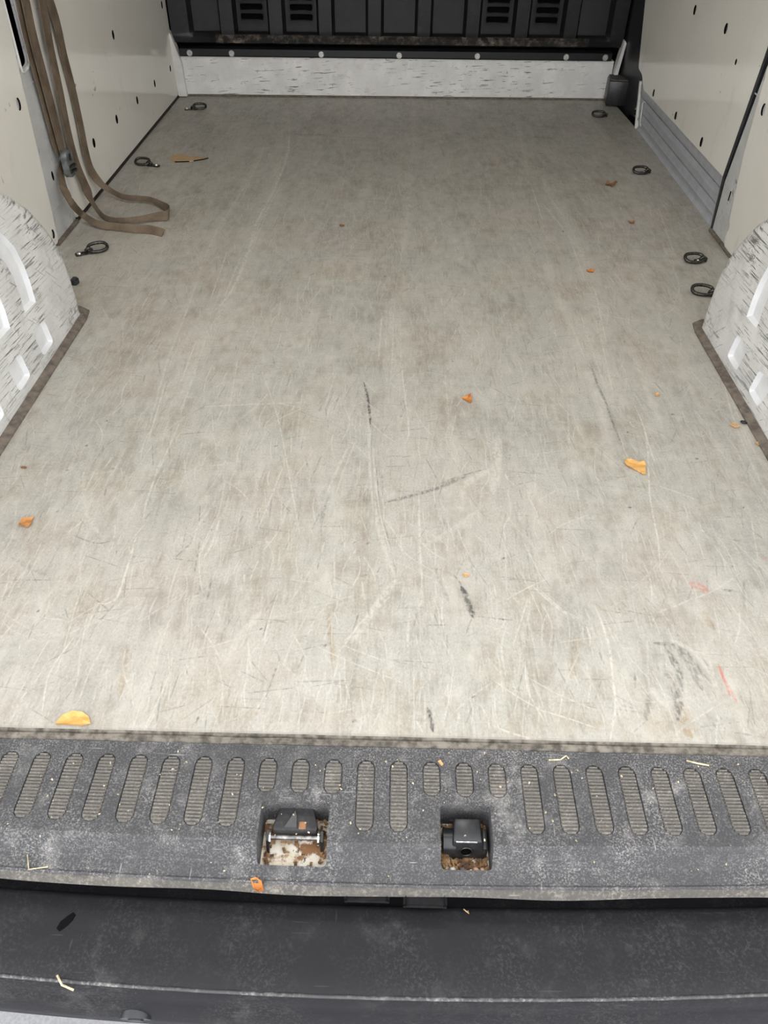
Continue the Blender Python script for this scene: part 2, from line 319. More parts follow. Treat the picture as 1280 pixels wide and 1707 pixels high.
def m_white_metal(name, scuff, base=(.70, .70, .68), rot=(0.75, 0, 0), rough=.4, sa=(60, 140, 13), sb=(60, 30, 120), blot=0.0):
    """white paint with dark rub marks; scuff 0..1 sets how much of it is rubbed"""
    n = NT(name)
    c = n.mix(n.ramp(n.noise(14, 5), .35, .7), tuple(x * .86 for x in base), base)
    v0 = n.map((1, 1, 1), rot)
    a = n.noise(1.0, 4, .65, n.map(sa, vec=v0))
    b = n.noise(1.0, 5, .72, n.map(sb, loc=(3, 1, 2), vec=v0))
    g = n.noise(7.0, 4, .6)
    t = .70 - .15 * scuff
    s1 = n.ramp(a, t, t + .05)
    s2 = n.ramp(b, t + .05, t + .09)
    gate = n.ramp(g, .60 - .28 * scuff, .74 - .2 * scuff)
    sc = n.math('MULTIPLY', n.math('MAXIMUM', s1, s2), gate)
    if blot:
        g2 = n.ramp(n.noise(10.0, 3, .6, n.map(loc=(5, 2, 1))), .54, .68)
        b2 = n.ramp(n.noise(1.0, 6, .8, n.map((90, 38, 95), vec=v0)), .535, .60)
        l2 = n.ramp(n.noise(1.0, 3, .6, n.map((80, 14, 260), loc=(1, 4, 9), vec=n.map(rot=(.75, 0, 0)))), .66, .69)
        sc = n.math('MAXIMUM', n.math('MULTIPLY', s1, n.ramp(g, .40, .6, .15, 1)), n.math('MAXIMUM', n.math('MULTIPLY', b2, g2), n.math('MULTIPLY', l2, .7)))
        sxyz = n.t.nodes.new('ShaderNodeSeparateXYZ'); n.put(sxyz.inputs[0], n.co)
        ew = n.ramp(n.noise(1.0, 6, .78, n.map((60, 60, 42), loc=(9, 1, 3))), .52, .57)
        sc = n.math('MAXIMUM', sc, n.math('MULTIPLY', n.math('MULTIPLY', ew, n.ramp(sxyz.outputs[1], .33, .45)), n.ramp(n.noise(13, 3), .42, .55)))
    c = n.mix(n.math('MULTIPLY', sc, .88), c, (.10, .096, .092))
    gr = n.ramp(n.noise(22, 6, .7), .52, .75, 0, .45 * scuff)
    c = n.mix(gr, c, (.36, .33, .29))
    n.bump(sc, .0004, .5)
    return n.out(c, rough, 0, .4)

def m_dusty(name, base, dust, amount, rough=.6, fine=240, streak=None, spec=.4, lift=0.0):
    n = NT(name)
    a = n.ramp(n.noise(9, 6, .65), .34, .68)
    f = n.ramp(n.noise(fine, 4, .7), .45, .68)
    st = n.ramp(n.noise(1.0, 4, .6, n.map(streak or (35, 35, 35), (0, 0, .5))), .5, .72)
    k = n.math('MULTIPLY', n.math('ADD', n.math('MULTIPLY', f, .55), n.math('MULTIPLY', st, .45)), a)
    if lift: k = n.math('ADD', n.math('MULTIPLY', k, 1 - lift), n.math('MULTIPLY', n.math('MULTIPLY', f, n.ramp(n.noise(46, 5, .7), .3, .7)), lift))
    k = n.math('MULTIPLY', k, amount)
    sc = n.ramp(n.noise(1.0, 2, .5, n.map((16, 300, 60), (0, 0, .9))), .72, .76, 0, .5)
    sd = n.ramp(n.noise(1.0, 2, .5, n.map((300, 20, 60), (0, 0, .3), (4, 2, 0))), .73, .77, 0, .5)
    k = n.math('MAXIMUM', k, n.math('MULTIPLY', n.math('MAXIMUM', sc, sd), min(1, amount * .9)))
    n.bump(n.noise(500, 2), .0003, .5)
    return n.out(n.mix(k, base, dust), rough, 0, spec)

M = {}
M['panel'] = m_panel()
M['arch'] = m_white_metal('scuffed_white_paint', 1.0, (.74, .74, .72), rot=(.06, 0, 0), sa=(60, 13, 300), sb=(38, 26, 62), blot=1.0)
M['clean'] = m_white_metal('clean_white_paint', .12, (.80, .81, .82), rough=.35)
M['kick'] = m_white_metal('kick_plate_white', .78, (.78, .77, .74), rot=(0, .05, .0), rough=.35, sa=(16, 60, 170), sb=(130, 60, 45))
M['post'] = m_white_metal('post_white_paint', .2, (.72, .71, .68))
M['pillar'] = m_white_metal('pillar_silver_white', .62, (.58, .58, .575), rough=.35, sa=(60, 120, 34), sb=(60, 60, 50))
M['door_metal'] = m_plain('door_silver_paint', (.50, .52, .555), .38, .25, .05, 30)
M['black_metal'] = m_dusty('bulkhead_black_paint', (.006, .006, .007), (.10, .09, .08), .22, .42, 60)
M['black_pan'] = m_plain('bulkhead_black_pan', (.0075, .0075, .0085), .5, 0, .25, 20, .3)
M['black_skirt'] = m_dusty('bulkhead_dusty_skirt', (.015, .0142, .0135), (.34, .27, .21), 1.0, .5, 40, lift=.25)
M['rail'] = m_dusty('rail_black_paint', (.008, .008, .010), (.1, .1, .1), .15, .4)
M['void'] = m_plain('cavity_shade_black', (.003, .003, .0035), .9, spec=.1)  # near-black colour stands in for shade inside holes and hollows
M['step'] = m_dusty('step_grey_plastic', (.058, .058, .061), (.42, .405, .385), 1.05, .6, 480, spec=.2, lift=.28)
M['pad'] = m_dusty('pad_dusty_ribs', (.135, .126, .114), (.42, .385, .335), 1.0, .65, 420, spec=.2, lift=.4)
M['bumper'] = m_dusty('bumper_black_plastic', (.0185, .0185, .0205), (.17, .167, .16), .30, .5, 300, spec=.13)
M['lip'] = m_dusty('lip_dirty_plastic', (.085, .080, .073), (.36, .325, .275), .9, .6, spec=.2, lift=.3)
M['strap'] = None
M['steel'] = m_plain('dark_steel', (.075, .073, .066), .36, .85, .3, 200)
M['bright'] = m_plain('bright_steel', (.62, .61, .58), .22, 1.0, .1, 200)
M['pin'] = m_plain('pin_steel', (.30, .29, .28), .3, .9, .35, 120)
M['rivet'] = m_plain('zinc_screw', (.55, .55, .53), .4, .6, .2, 300)
M['plastic'] = m_plain('black_plastic', (.020, .021, .024), .35, 0, .2, 100)
M['tab'] = m_plain('tab_black_plastic', (.010, .010, .011), .5, 0, .2, 100, .12)
M['sealant'] = m_plain('brown_sealant', (.16, .132, .106), .75, 0, .22, 60)
M['plyedge'] = m_plain('dirty_plywood_edge', (.27, .24, .20), .8, 0, .35, 120)
M['alu'] = m_plain('dusty_edge_strip', (.155, .138, .115), .8, 0, .3, 90, .2)
M['skin'] = m_plain('outer_skin_white', (.6, .6, .58), .5)
M['roof'] = m_plain('roof_white', (.72, .72, .70), .5)
M['ground'] = m_plain('pale_paving', (.34, .34, .35), .9, 0, .07, 220)
M['lamp'] = None

def m_strap():
    n = NT('brown_webbing')
    w = n.noise(1.0, 2, .5, n.map((700, 700, 700)))
    c = n.mix(n.ramp(n.noise(18, 4), .3, .7), (.115, .085, .058), (.205, .158, .112))
    c = n.mix(n.ramp(w, .4, .7, 0, .35), c, (.06, .045, .032))
    n.bump(w, .0005, .6)
    return n.out(c, .85, 0, .2)
M['strap'] = m_strap()

def m_leaf(name, a, b, vein):
    n = NT(name)
    c = n.mix(n.ramp(n.noise(70, 4), .35, .65), a, b)
    v = n.ramp(n.noise(1, 2, .5, n.map((260, 60, 60), (0, 0, .6))), .62, .7, 0, .6)
    n.bump(n.noise(120, 3), .0008, .6)
    return n.out(n.mix(v, c, vein), .6, 0, .3)
M['leaf_yellow'] = m_leaf('leaf_yellow', (.60, .30, .075), (.68, .40, .14), (.36, .15, .04))
M['leaf_orange'] = m_leaf('leaf_orange', (.52, .21, .05), (.42, .15, .04), (.2, .07, .02))
M['leaf_rust'] = m_leaf('leaf_rust', (.40, .17, .055), (.52, .26, .09), (.14, .05, .02))
M['leaf_tan'] = m_leaf('leaf_tan', (.50, .30, .14), (.58, .38, .2), (.3, .15, .07))
M['card'] = m_leaf('torn_board', (.42, .29, .16), (.47, .33, .19), (.36, .24, .13))
M['brown'] = m_leaf('brown_scrap', (.20, .10, .05), (.3, .16, .08), (.1, .05, .02))
M['straw'] = m_plain('dry_straw', (.62, .54, .34), .7, 0, .2, 200)
M['black_seed'] = m_plain('black_scrap', (.012, .011, .011), .5)

def m_rust():
    n = NT('rusty_cream_base')
    c = n.mix(n.ramp(n.noise(60, 4), .35, .6), (.72, .64, .50), (.80, .74, .64))
    r = n.ramp(n.noise(38, 6, .65), .47, .57)
    c = n.mix(r, c, (.26, .13, .055))
    k = n.ramp(n.noise(85, 5, .7), .60, .66)
    c = n.mix(k, c, (.04, .03, .022))
    n.bump(n.noise(60, 4), .002, .8)
    return n.out(c, .7)
M['rust'] = m_rust()

# ------------------------------------------------------------------ floor wear, computed here as masks over the floor board
FX0, FX1, FY0, FY1 = -.9, .9, -.01, 2.97
def floor_masks():
    px = .00095
    W = int((FX1 - FX0) / px); H = int((FY1 - FY0) / px)
    r = np.random.default_rng(11)
    def fnoise(lx, ly, seed):
        """band-limited noise with feature length lx, ly metres, 0..1"""
        q = np.random.default_rng(seed)
        w2, h2 = W // 2, H // 2
        z = np.fft.rfft2(q.standard_normal((h2, w2)).astype(np.float32))
        fy = np.fft.fftfreq(h2, px * 2)[:, None]; fx = np.fft.rfftfreq(w2, px * 2)[None, :]
        k = np.sqrt((fx * lx) ** 2 + (fy * ly) ** 2)
        z *= (1.0 / (1.0 + k ** 2.2))
        z[0, 0] = 0
        a = np.fft.irfft2(z, s=(h2, w2)); a /= a.std()
        a = np.repeat(np.repeat(a, 2, 0), 2, 1)
        b = np.zeros((H, W), np.float32); b[:a.shape[0], :a.shape[1]] = a[:H, :W]
        return b
    ch = np.zeros((4, H, W), np.float32)
    rough = fnoise(.006, .010, 3)
    brk = np.clip(.86 + .42 * rough, .12, 1.2)
    def stroke(c, pts, w, s, soft=.5, taper=True):
        P = [((x - FX0) / px, (y - FY0) / px) for x, y in pts]
        if len(P) > 2:
            P = [(v.x, v.y) for v in smooth_path([(a, b, 0) for a, b in P], 5)]
        L = [0]
        for a, b in zip(P, P[1:]): L.append(L[-1] + math.hypot(b[0] - a[0], b[1] - a[1]))
        T = max(L[-1], 1e-3); hw = max(w / px / 2, .55)
        for i, (a, b) in enumerate(zip(P, P[1:])):
            x0 = int(max(0, min(a[0], b[0]) - hw - 2)); x1 = int(min(W, max(a[0], b[0]) + hw + 3))
            y0 = int(max(0, min(a[1], b[1]) - hw - 2)); y1 = int(min(H, max(a[1], b[1]) + hw + 3))
            if x1 <= x0 or y1 <= y0: continue
            X = np.arange(x0, x1)[None, :] - a[0]; Y = np.arange(y0, y1)[:, None] - a[1]
            dx, dy = b[0] - a[0], b[1] - a[1]; l2 = dx * dx + dy * dy + 1e-6
            t = np.clip((X * dx + Y * dy) / l2, 0, 1)
            d = np.hypot(X - t * dx, Y - t * dy)
            g = (L[i] + t * math.sqrt(l2)) / T
            ww = hw * (np.clip(np.minimum(g, 1 - g) * 5 + .25, 0, 1) if taper else 1.0)
            v = np.clip((ww + .6 - d) / (ww * soft + .8), 0, 1) * s
            v = v * brk[y0:y1, x0:x1]
            R = ch[c, y0:y1, x0:x1]
            np.maximum(R, v, out=R)
    # fine wear everywhere: scratches mostly run along the load direction
    for k in range(4600):
        x = r.uniform(FX0, FX1); y = FY0 + (FY1 - FY0) * r.uniform(0, 1) ** 1.25
        ang = r.normal(0, .16) if r.random() < .8 else r.uniform(-1.5, 1.5)
        l = r.uniform(.015, .10) * (1.6 if r.random() < .15 else 1)
        bend = r.normal(0, .06) * l
        dx, dy = math.sin(ang) * l, math.cos(ang) * l
        stroke(0, [(x, y), (x + dx / 2 + bend, y + dy / 2), (x + dx, y + dy)], r.uniform(.0008, .0026), r.uniform(.18, .62))
    for k in range(4200):
        x = r.uniform(FX0, FX1); y = FY0 + (FY1 - FY0) * r.uniform(0, 1) ** 1.2
        ang = r.normal(0, .25) if r.random() < .55 else (r.normal(1.57, .2) if r.random() < .6 else r.uniform(-1.5, 1.5))
        l = r.uniform(.01, .07)
        dx, dy = math.sin(ang) * l, math.cos(ang) * l
        stroke(1, [(x, y), (x + dx, y + dy)], r.uniform(.0008, .0024), r.uniform(.12, .5))
    for k in range(150):
        x = r.uniform(FX0, FX1); y = FY0 + (FY1 - FY0) * r.uniform(0, 1) ** 1.2
        ang = r.normal(0, .3) if r.random() < .75 else r.uniform(-1.5, 1.5); l = r.uniform(.04, .16)
        stroke(0, [(x, y), (x + math.sin(ang) * l, y + math.cos(ang) * l)], r.uniform(.006, .026), r.uniform(.10, .28), soft=1.0)
    for k in range(110):
        x = r.uniform(FX0, FX1); y = FY0 + (FY1 - FY0) * r.uniform(0, 1) ** 1.2
        ang = r.normal(0, .2); l = r.uniform(.03, .14)
        stroke(2 if k % 2 else 1, [(x, y), (x + math.sin(ang) * l, y + math.cos(ang) * l)], r.uniform(.004, .018), r.uniform(.15, .40), soft=1.0)
    for k in range(160):
        x = r.uniform(FX0, FX1); y = r.uniform(FY0, FY1)
        stroke(1, [(x, y), (x + .002, y + .002)], r.uniform(.002, .005), r.uniform(.4, .8), taper=False)
    for c, w, s, pts in D_strokes:
        stroke(c, pts, w, s, soft=1.0 if w > .03 else .5)
    # broad patches: grime on the dark and ochre channels, polished pale lanes on the light one
    yy = np.linspace(FY0, FY1, H)[:, None]; xx = np.linspace(FX0, FX1, W)[None, :]
    big = fnoise(.16, .26, 5); mid = fnoise(.035, .07, 6); lane = fnoise(.05, .9, 8)
    cross = fnoise(.16, .012, 9); fib = fnoise(.004, .05, 10); bigb = fnoise(.2, .2, 12)
    grime = np.clip(.07 + .05 * big + .045 * mid + .02 * cross + .05 * fib + .10 * np.clip((yy - 1.6) / 1.2, 0, 1), 0, .6)
    ch[1] = np.maximum(ch[1], grime)
    pale = np.clip(-.05 + .10 * lane + .10 * fib + .09 * fnoise(.03, .05, 14), 0, .6)
    ch[0] = np.maximum(ch[0], pale)
    ch[2] = np.maximum(ch[2], np.clip(.06 + .10 * bigb + .08 * mid + .06 * fib, 0, .6))
    img = bpy.data.images.new('floor_wear', W, H, alpha=True, float_buffer=False)
    img.colorspace_settings.name = 'Non-Color'
    img.alpha_mode = 'CHANNEL_PACKED'
    buf = np.ascontiguousarray(np.clip(np.moveaxis(ch, 0, -1), 0, 1), np.float32)
    img.pixels.foreach_set(buf.ravel())
    img.update()
    return img

def m_floor():
    n = NT('worn_grey_plywood')
    img = floor_masks()
    tx = n.t.nodes.new('ShaderNodeTexImage')
    tx.image = img; tx.extension = 'EXTEND'; tx.interpolation = 'Linear'
    sx, sy = 1 / (FX1 - FX0), 1 / (FY1 - FY0)
    n.put(tx.inputs['Vector'], n.map((sx, sy, 1), loc=(-FX0 * sx, -FY0 * sy, 0)))
    sp = n.t.nodes.new('ShaderNodeSeparateColor')
    n.put(sp.inputs[0], tx.outputs['Color'])
    lt, dk, br, rd = sp.outputs[0], sp.outputs[1], sp.outputs[2], tx.outputs['Alpha']
    weave = n.noise(1, 3, .6, n.map((900, 130, 1)))
    weft = n.noise(1, 3, .6, n.map((130, 800, 1), loc=(3, 5, 0)))
    hue = n.ramp(n.noise(2.6, 4), .35, .68)
    c = n.mix(hue, (.400, .388, .340), (.425, .395, .350))
    c = n.mix(n.ramp(n.noise(24, 5, .6), .4, .7, 0, .35), c, (.50, .475, .425))
    c = n.mix(n.math('MULTIPLY', br, .75), c, (.31, .225, .125))
    c = n.mix(n.ramp(weave, .5, .75, 0, .10), c, (.24, .215, .185))
    gran = n.noise(1.0, 5, .78, n.map((330, 210, 1)))
    c = n.mix(n.ramp(gran, .50, .70, 0, .55), c, (.25, .225, .19))
    c = n.mix(n.ramp(gran, .49, .31, 0, .5), c, (.60, .57, .50))
    c = n.mix(n.ramp(weft, .55, .75, 0, .05), c, (.24, .215, .185))
    c = n.mix(n.ramp(n.noise(11, 4, .6), .55, .75, 0, .22), c, (.36, .40, .34))
    c = n.mix(n.math('MULTIPLY', dk, .92), c, (.066, .064, .062))
    c = n.mix(n.math('MULTIPLY', lt, .80), c, (.63, .60, .53))
    c = n.mix(rd, c, (.50, .17, .13))
    h = n.math('SUBTRACT', n.math('MULTIPLY', weave, .3), n.math('MULTIPLY', lt, .5))
    n.bump(h, .0006, .35)
    return n.out(c, n.ramp(dk, 0, .8, .42, .6), 0, .35)
M['floor'] = m_floor()

# ------------------------------------------------------------------ the setting: floor, walls, bulkhead, roof
YB = lambda x: 2.90 + .033 * x          # the bulkhead stands slightly askew
HALF = .872

# ground under the rear
bm = BM(); box(bm, (-12, -14, -.62), (12, 10, -.56))
tag(obj('ground', bm, M['ground']), kind='structure')

# floor: two plywood boards with a seam
floor = bpy.data.objects.new('floor', None); COL.objects.link(floor); tag(floor, kind='structure')
SEAM = 2.391
bm = BM()
prism(bm, [(-.880, 0.0), (.880, 0.0), (.880, SEAM - .0008), (-.880, SEAM - .0008)], 2, -.012, 0.0)
obj('floor_board', bm, [M['floor']], floor)
bm = BM()
prism(bm, [(-.880, SEAM + .0008), (.880, SEAM + .0008), (.880, 2.555), (.868, 2.90), (.86, YB(.86) + .004), (-.880, YB(-.88) + .004)], 2, -.012, 0.0)
obj('floor_board', bm, [M['floor']], floor)
bm = BM(); box(bm, (-.95, .0, -.03), (1.0, 3.1, -.0125)); box(bm, (-.90, -.02, -.30), (.90, .02, -.075))
obj('subfloor', bm, M['void'], floor)

# the strip of worn edging where the board meets the step
edge = BM()
N = 72
rows = []
for i in range(N + 1):
    x = -.88 + 1.76 * i / N
    j = lambda a: a * (rng.random() - .5)
    rows.append([edge.verts.new((x, y + j(.0010), z + j(.0006))) for y, z in
                 ((.0005, -.0040), (-.0015, -.0085), (-.0040, -.0090), (-.0050, -.0055), (-.0095, -.0060), (-.0112, -.0090), (-.0112, -.0160))])
for a, b in zip(rows, rows[1:]):
    for k in range(7):
        edge.faces.new((a[k], a[(k + 1) % 7], b[(k + 1) % 7], b[k]))
edge.faces.new(rows[0]); edge.faces.new(rows[-1][::-1])
tag(obj('trim_1', edge, M['alu'], smooth=True, auto=50), kind='structure')

def panel_with_holes(name, parent, x, th, poly, holes, side, mat):
    """lining board in the (y, z) plane with its face at x; side +1: faces +x"""
    bm = BM()
    prism(bm, round_poly(poly, .012, 3), 0, x, x - side * th)
    o = obj(name, bm, [mat, M['void']], parent)
    if holes:
        cb = BM()
        for y, z, ry, rz in holes:
            prism(cb, ell(y, z, ry * 1.55, rz * 1.05), 0, x + side * .01, x - side * (th + .01))
        for f in cb.faces: f.material_index = 1
        boolean(o, cb, [mat, M['void']])
    return o

# left wall
wl = bpy.data.objects.new('wall_left', None); COL.objects.link(wl); tag(wl, kind='structure')
bm = BM(); box(bm, (-.99, -.05, -.03), (-.935, 3.05, 1.75)); obj('outer_skin', bm, M['skin'], wl)
bm = BM(); box(bm, (-.934, .0, -.012), (-.925, 3.0, 1.6)); obj('cavity_shade_sheet', bm, M['void'], wl)  # black sheet paints the unlit dark behind the lining holes
hl = [(2.188, .333, .0065, .0125), (2.812, .317, .006, .012), (2.794, .114, .006, .011), (2.549, .118, .006, .012), (2.309, .122, .0065, .012),
      (2.066, .128, .007, .0125), (1.829, .128, .007, .0125), (1.60, .30, .006, .011), (2.45, .53, .006, .011)]
panel_with_holes('lining_panel', wl, -.8725, .006, [(1.572, .008), (2.868, .008), (2.868, 1.3), (1.572, 1.3)], hl, 1, M['panel'])
panel_with_holes('lining_panel', wl, -.8695, .006, [(-.02, .008), (1.418, .008), (1.424, .06), (1.468, .50), (1.50, 1.3), (-.02, 1.3)],
                 [(1.437 - .03, .335, .007, .013), (1.398, .036, .006, .011), (.9, .6, .007, .012), (.5, .33, .007, .012)], 1, M['panel'])
# pillar with its long pressed opening
bm = BM(); box(bm, (-.8795, 1.38, .006), (-.874, 1.5735, 1.45), .002)
pil = obj('pillar', bm, [M['pillar'], M['void']], wl)
cb = BM(); prism(cb, round_poly([(1.482, .385), (1.530, .392), (1.545, 1.2), (1.497, 1.2)], .016, 5), 0, -.86, -.915, .008)
for f in cb.faces: f.material_index = 0
boolean(pil, cb, [M['pillar'], M['void']])
bm = BM(); prism(bm, [(1.475, .36), (1.498, .37), (1.513, 1.2), (1.48, 1.2)], 0, -.912, -.900); obj('inner_rib', bm, M['door_metal'], wl)
rim = BM()
ring = round_poly([(1.478, .380), (1.534, .388), (1.549, 1.205), (1.493, 1.205)], .018, 5)
tube(rim, [(-.8735, y, z) for y, z in ring], .0035, 6, True); obj('opening_rim', rim, M['post'], wl, True)
bm = BM(); prism(bm, ell(1.497, .146, .006, .0115), 0, -.8742, -.8735); obj('pillar_slot_dark', bm, M['void'], wl)  # flat black plate paints the dark of a hole
for z0 in (.352, .075):
    bm = BM(); box(bm, (-.8742, 1.44, z0), (-.8725, 1.5715, z0 + .003)); obj('pillar_seam', bm, M['pillar'], wl)
bm = BM(); box(bm, (-.924, 1.41, -.006), (-.8655, 1.572, .0075), .002); obj('sealant_strip', bm, M['sealant'], wl)
bm = BM(); box(bm, (-.924, 1.573, -.006), (-.8690, 2.872, .0065), .002); obj('sealant_strip', bm, m_plain('dark_brown_joint', (.022, .017, .013), .8), wl)

# right wall: behind the sliding door, the door itself, the pillar and rear lining
wr = bpy.data.objects.new('wall_right', None); COL.objects.link(wr); tag(wr, kind='structure')
bm = BM(); box(bm, (1.00, -.05, -.03), (1.05, 3.05, 1.75)); obj('outer_skin', bm, M['skin'], wr)
bm = BM(); box(bm, (.985, .0, -.02), (.995, 3.0, 1.6)); obj('cavity_shade_sheet', bm, M['void'], wr)  # black backing, shade of the hollow wall put into its colour
panel_with_holes('lining_panel', wr, .8695, .006, [(-.02, .008), (1.485, .008), (1.49, .05), (1.532, .22), (1.545, .376), (1.572, .60), (1.61, 1.3), (-.02, 1.3)],
                 [(1.49, .054, .006, .011), (1.500, .331, .007, .013), (.9, .6, .007, .012)], -1, M['panel'])
bm = BM()
prism(bm, [(1.40, .006), (1.594, .006), (1.606, .13), (1.560, .42), (1.50, 1.45), (1.40, 1.45)], 0, .874, .93)
pr = obj('pillar', bm, [M['pillar'], M['void']], wr)
for z0 in (.125, .345):
    bm = BM(); box(bm, (.8725, 1.535, z0), (.8742, 1.592, z0 + .003)); obj('pillar_seam', bm, M['pillar'], wr)
bm = BM(); prism(bm, round_poly([(1.536, .375), (1.556, .378), (1.528, 1.2), (1.50, 1.2)], .008, 4), 0, .8738, .8725); obj('pillar_opening_dark', bm, M['void'], wr)  # no hole cut: a black plate paints the shade inside the opening
bm = BM(); box(bm, (.8735, 1.545, .10), (.8728, 1.551, .125)); obj('slot_dark', bm, M['void'], wr)  # small black plate painted in place of a shaded hole
bm = BM(); box(bm, (.8655, 1.42, -.006), (.924, 1.60, .0075), .002); obj('sealant_strip', bm, M['sealant'], wr)

# back wall: white kick plate, black rail, ribbed bulkhead with vents
wb = bpy.data.objects.new('wall_back', None); COL.objects.link(wb); tag(wb, kind='structure')
SK = math.atan(.033)
wb.location = (0, 2.90, 0); wb.rotation_euler = (0, 0, SK)
bm = BM(); box(bm, (-1.0, .06, -.03), (1.05, .10, 1.75)); obj('cab_side_skin', bm, M['void'], wb)
bm = BM(); prism(bm, [(.004, .004), (-.004, .009), (-.001, .140), (.050, .140), (.05, .004)], 0, -.868, .846)
obj('kick_plate', bm, M['kick'], wb)
bm = BM(); box(bm, (-.84, -.0035, -.001), (.84, .003, .006), .001); obj('sealant_strip', bm, M['sealant'], wb)
bm = BM(); prism(bm, [(-.010, .142), (-.012, .146), (-.012, .168), (.006, .172), (.03, .172), (.03, .142)], 0, -.845, .832)
obj('rail', bm, M['rail'], wb)
for x, z in ((-.807, .154), (-.646, .154), (-.3, .154), (.002, .1535), (.306, .154), (.653, .1545), (.806, .1545)):
    bm = BM(); cyl(bm, (x, -.0118, z), (x, -.0150, z), .0115, 16, .0098); cyl(bm, (x, -.0148, z), (x, -.0185, z), .0058, 6)
    obj('rivet', bm, M['rivet'], wb, False)
# ribbed sheet: cross-section of ribs (proud) and pans (recessed), closing into a flat skirt below
ribx = (-.651, -.466, -.279, -.092, .096, .282, .47, .659)
def section(depth):
    pts = [(-.868, 0.0)]
    pts += [(-.80, 0.0), (-.785, depth * .7), (-.704, depth)]
    for i, x in enumerate(ribx):
        pts += [(x - .036, depth), (x - .026, -.002), (x + .022, -.002), (x + .034, depth)]
    pts += [(.735, depth * .9), (.80, depth * .8), (.815, 0.0), (.868, 0.0)]
    return pts
zs = [(.178, .0, .028), (.186, .0, .004), (.205, .0, .0), (.214, .35, .0), (.222, .85, .0), (.232, 1, .0), (1.2, 1, .0)]
bm = BM(); prev = None
for z, f, back in zs:
    row = [bm.verts.new((x, .002 + y * f + back + .0015 * math.sin(x * 31 + z * 60), z)) for x, y in section(.030)]
    if prev:
        for k in range(len(row) - 1): bm.faces.new((prev[k], prev[k + 1], row[k + 1], row[k]))
    prev = row
for f in bm.faces:
    c_ = f.calc_center_median()
    f.material_index = 3 if c_.z < .214 and -.74 < c_.x < .76 else (2 if c_.y > .024 and c_.z > .22 else 0)
BMATS = [M['black_metal'], M['void'], M['black_pan'], M['black_skirt']]
bulk = obj('bulkhead_sheet', bm, BMATS, wb, True, 28)
md = bulk.modifiers.new('thick', 'SOLIDIFY'); md.thickness = .004; md.offset = -1
dg = bpy.context.evaluated_depsgraph_get(); dg.update()
nm = bpy.data.meshes.new_from_object(bulk.evaluated_get(dg), depsgraph=dg); bulk.modifiers.clear(); bulk.data = nm
cb = BM()
slots = []
for cx in (-.560, -.372, .376, .565):
    for k in range(22):
        z = .270 + .0318 * k
        if z > .95: break
        prism(cb, [(a, b) for a, b in round_poly(rect(cx - .043, z - .0095, cx + .043, z + .0095), .008, 3)], 1, -.02, .06)
for f in cb.faces: f.material_index = 1
boolean(bulk, cb, BMATS)
bulk.data.set_sharp_from_angle(angle=math.radians(28))
# pressed lips over the vent slots
for cx in (-.560, -.372, .376, .565):
    for k in range(5):
        z = .270 + .0318 * k
        bm = BM(); tube(bm, [(cx - .042, .031, z - .0105), (cx + .042, .031, z - .0105)], .0016, 6)
        obj('vent_lip', bm, M['black_metal'], wb, True)
# painted side posts of the bulkhead
bm = BM(); prism(bm, [(-.872, .004), (-.838, .004), (-.842, .12), (-.868, .215), (-.8775, .225)], 1, -.022, .02)
obj('corner_post', bm, M['post'], wb)
bm = BM(); prism(bm, [(.838, .004), (.856, .004), (.876, .205), (.868, .215)], 1, -.022, .02)
obj('corner_post', bm, M['post'], wb)

# black corner post and end block beside the sliding door
bm = BM(); prism(bm, [(.876, 2.915), (.915, 2.66), (.93, 2.66), (.985, 2.7), (.985, 2.95), (.876, 2.95)], 2, -.012, 1.4)
obj('corner_post', bm, M['plastic'], wr)
bm = BM(); box(bm, (.90, 2.55, -.012), (.985, 2.93, -.004)); obj('well_floor', bm, M['void'], wr)
blk = thing('door_stop', (.872, 2.87, 0), 'black plastic bump stop block in the far right corner above the floor', 'bump stop')
bm = BM()
prism(bm, [(-.052, -.040), (.030, -.052), (.036, .050), (-.042, .050)], 2, .006, .092)
bmesh.ops.bevel(bm, geom=list(bm.edges), offset=.005, segments=2, profile=.5, affect='EDGES')
obj('block', bm, M['plastic'], blk, True, 40)
bm = BM(); prism(bm, [(-.046, -.034), (.022, -.044), (.028, .044), (-.038, .046)], 2, .0915, .097)
obj('top_cap', bm, m_plain('dusty_black_cap', (.075, .07, .062), .7), blk)
bm = BM(); cyl(bm, (.0285, -.02, .062), (.0355, -.024, .062), .009, 12); obj('screw', bm, M['rivet'], blk, True, 40)
bt = thing('hex_bolt', (.902, 2.66, .012), 'bolt head in the dark well between bulkhead and sliding door', 'bolt')
bm = BM(); cyl(bm, (.012, 0, .015), (-.004, -.004, .015), .017, 16); obj('washer', bm, M['rivet'], bt, True, 40)
bm = BM(); cyl(bm, (-.003, -.004, .015), (-.014, -.006, .015), .010, 6); obj('bolt_head', bm, M['steel'], bt)

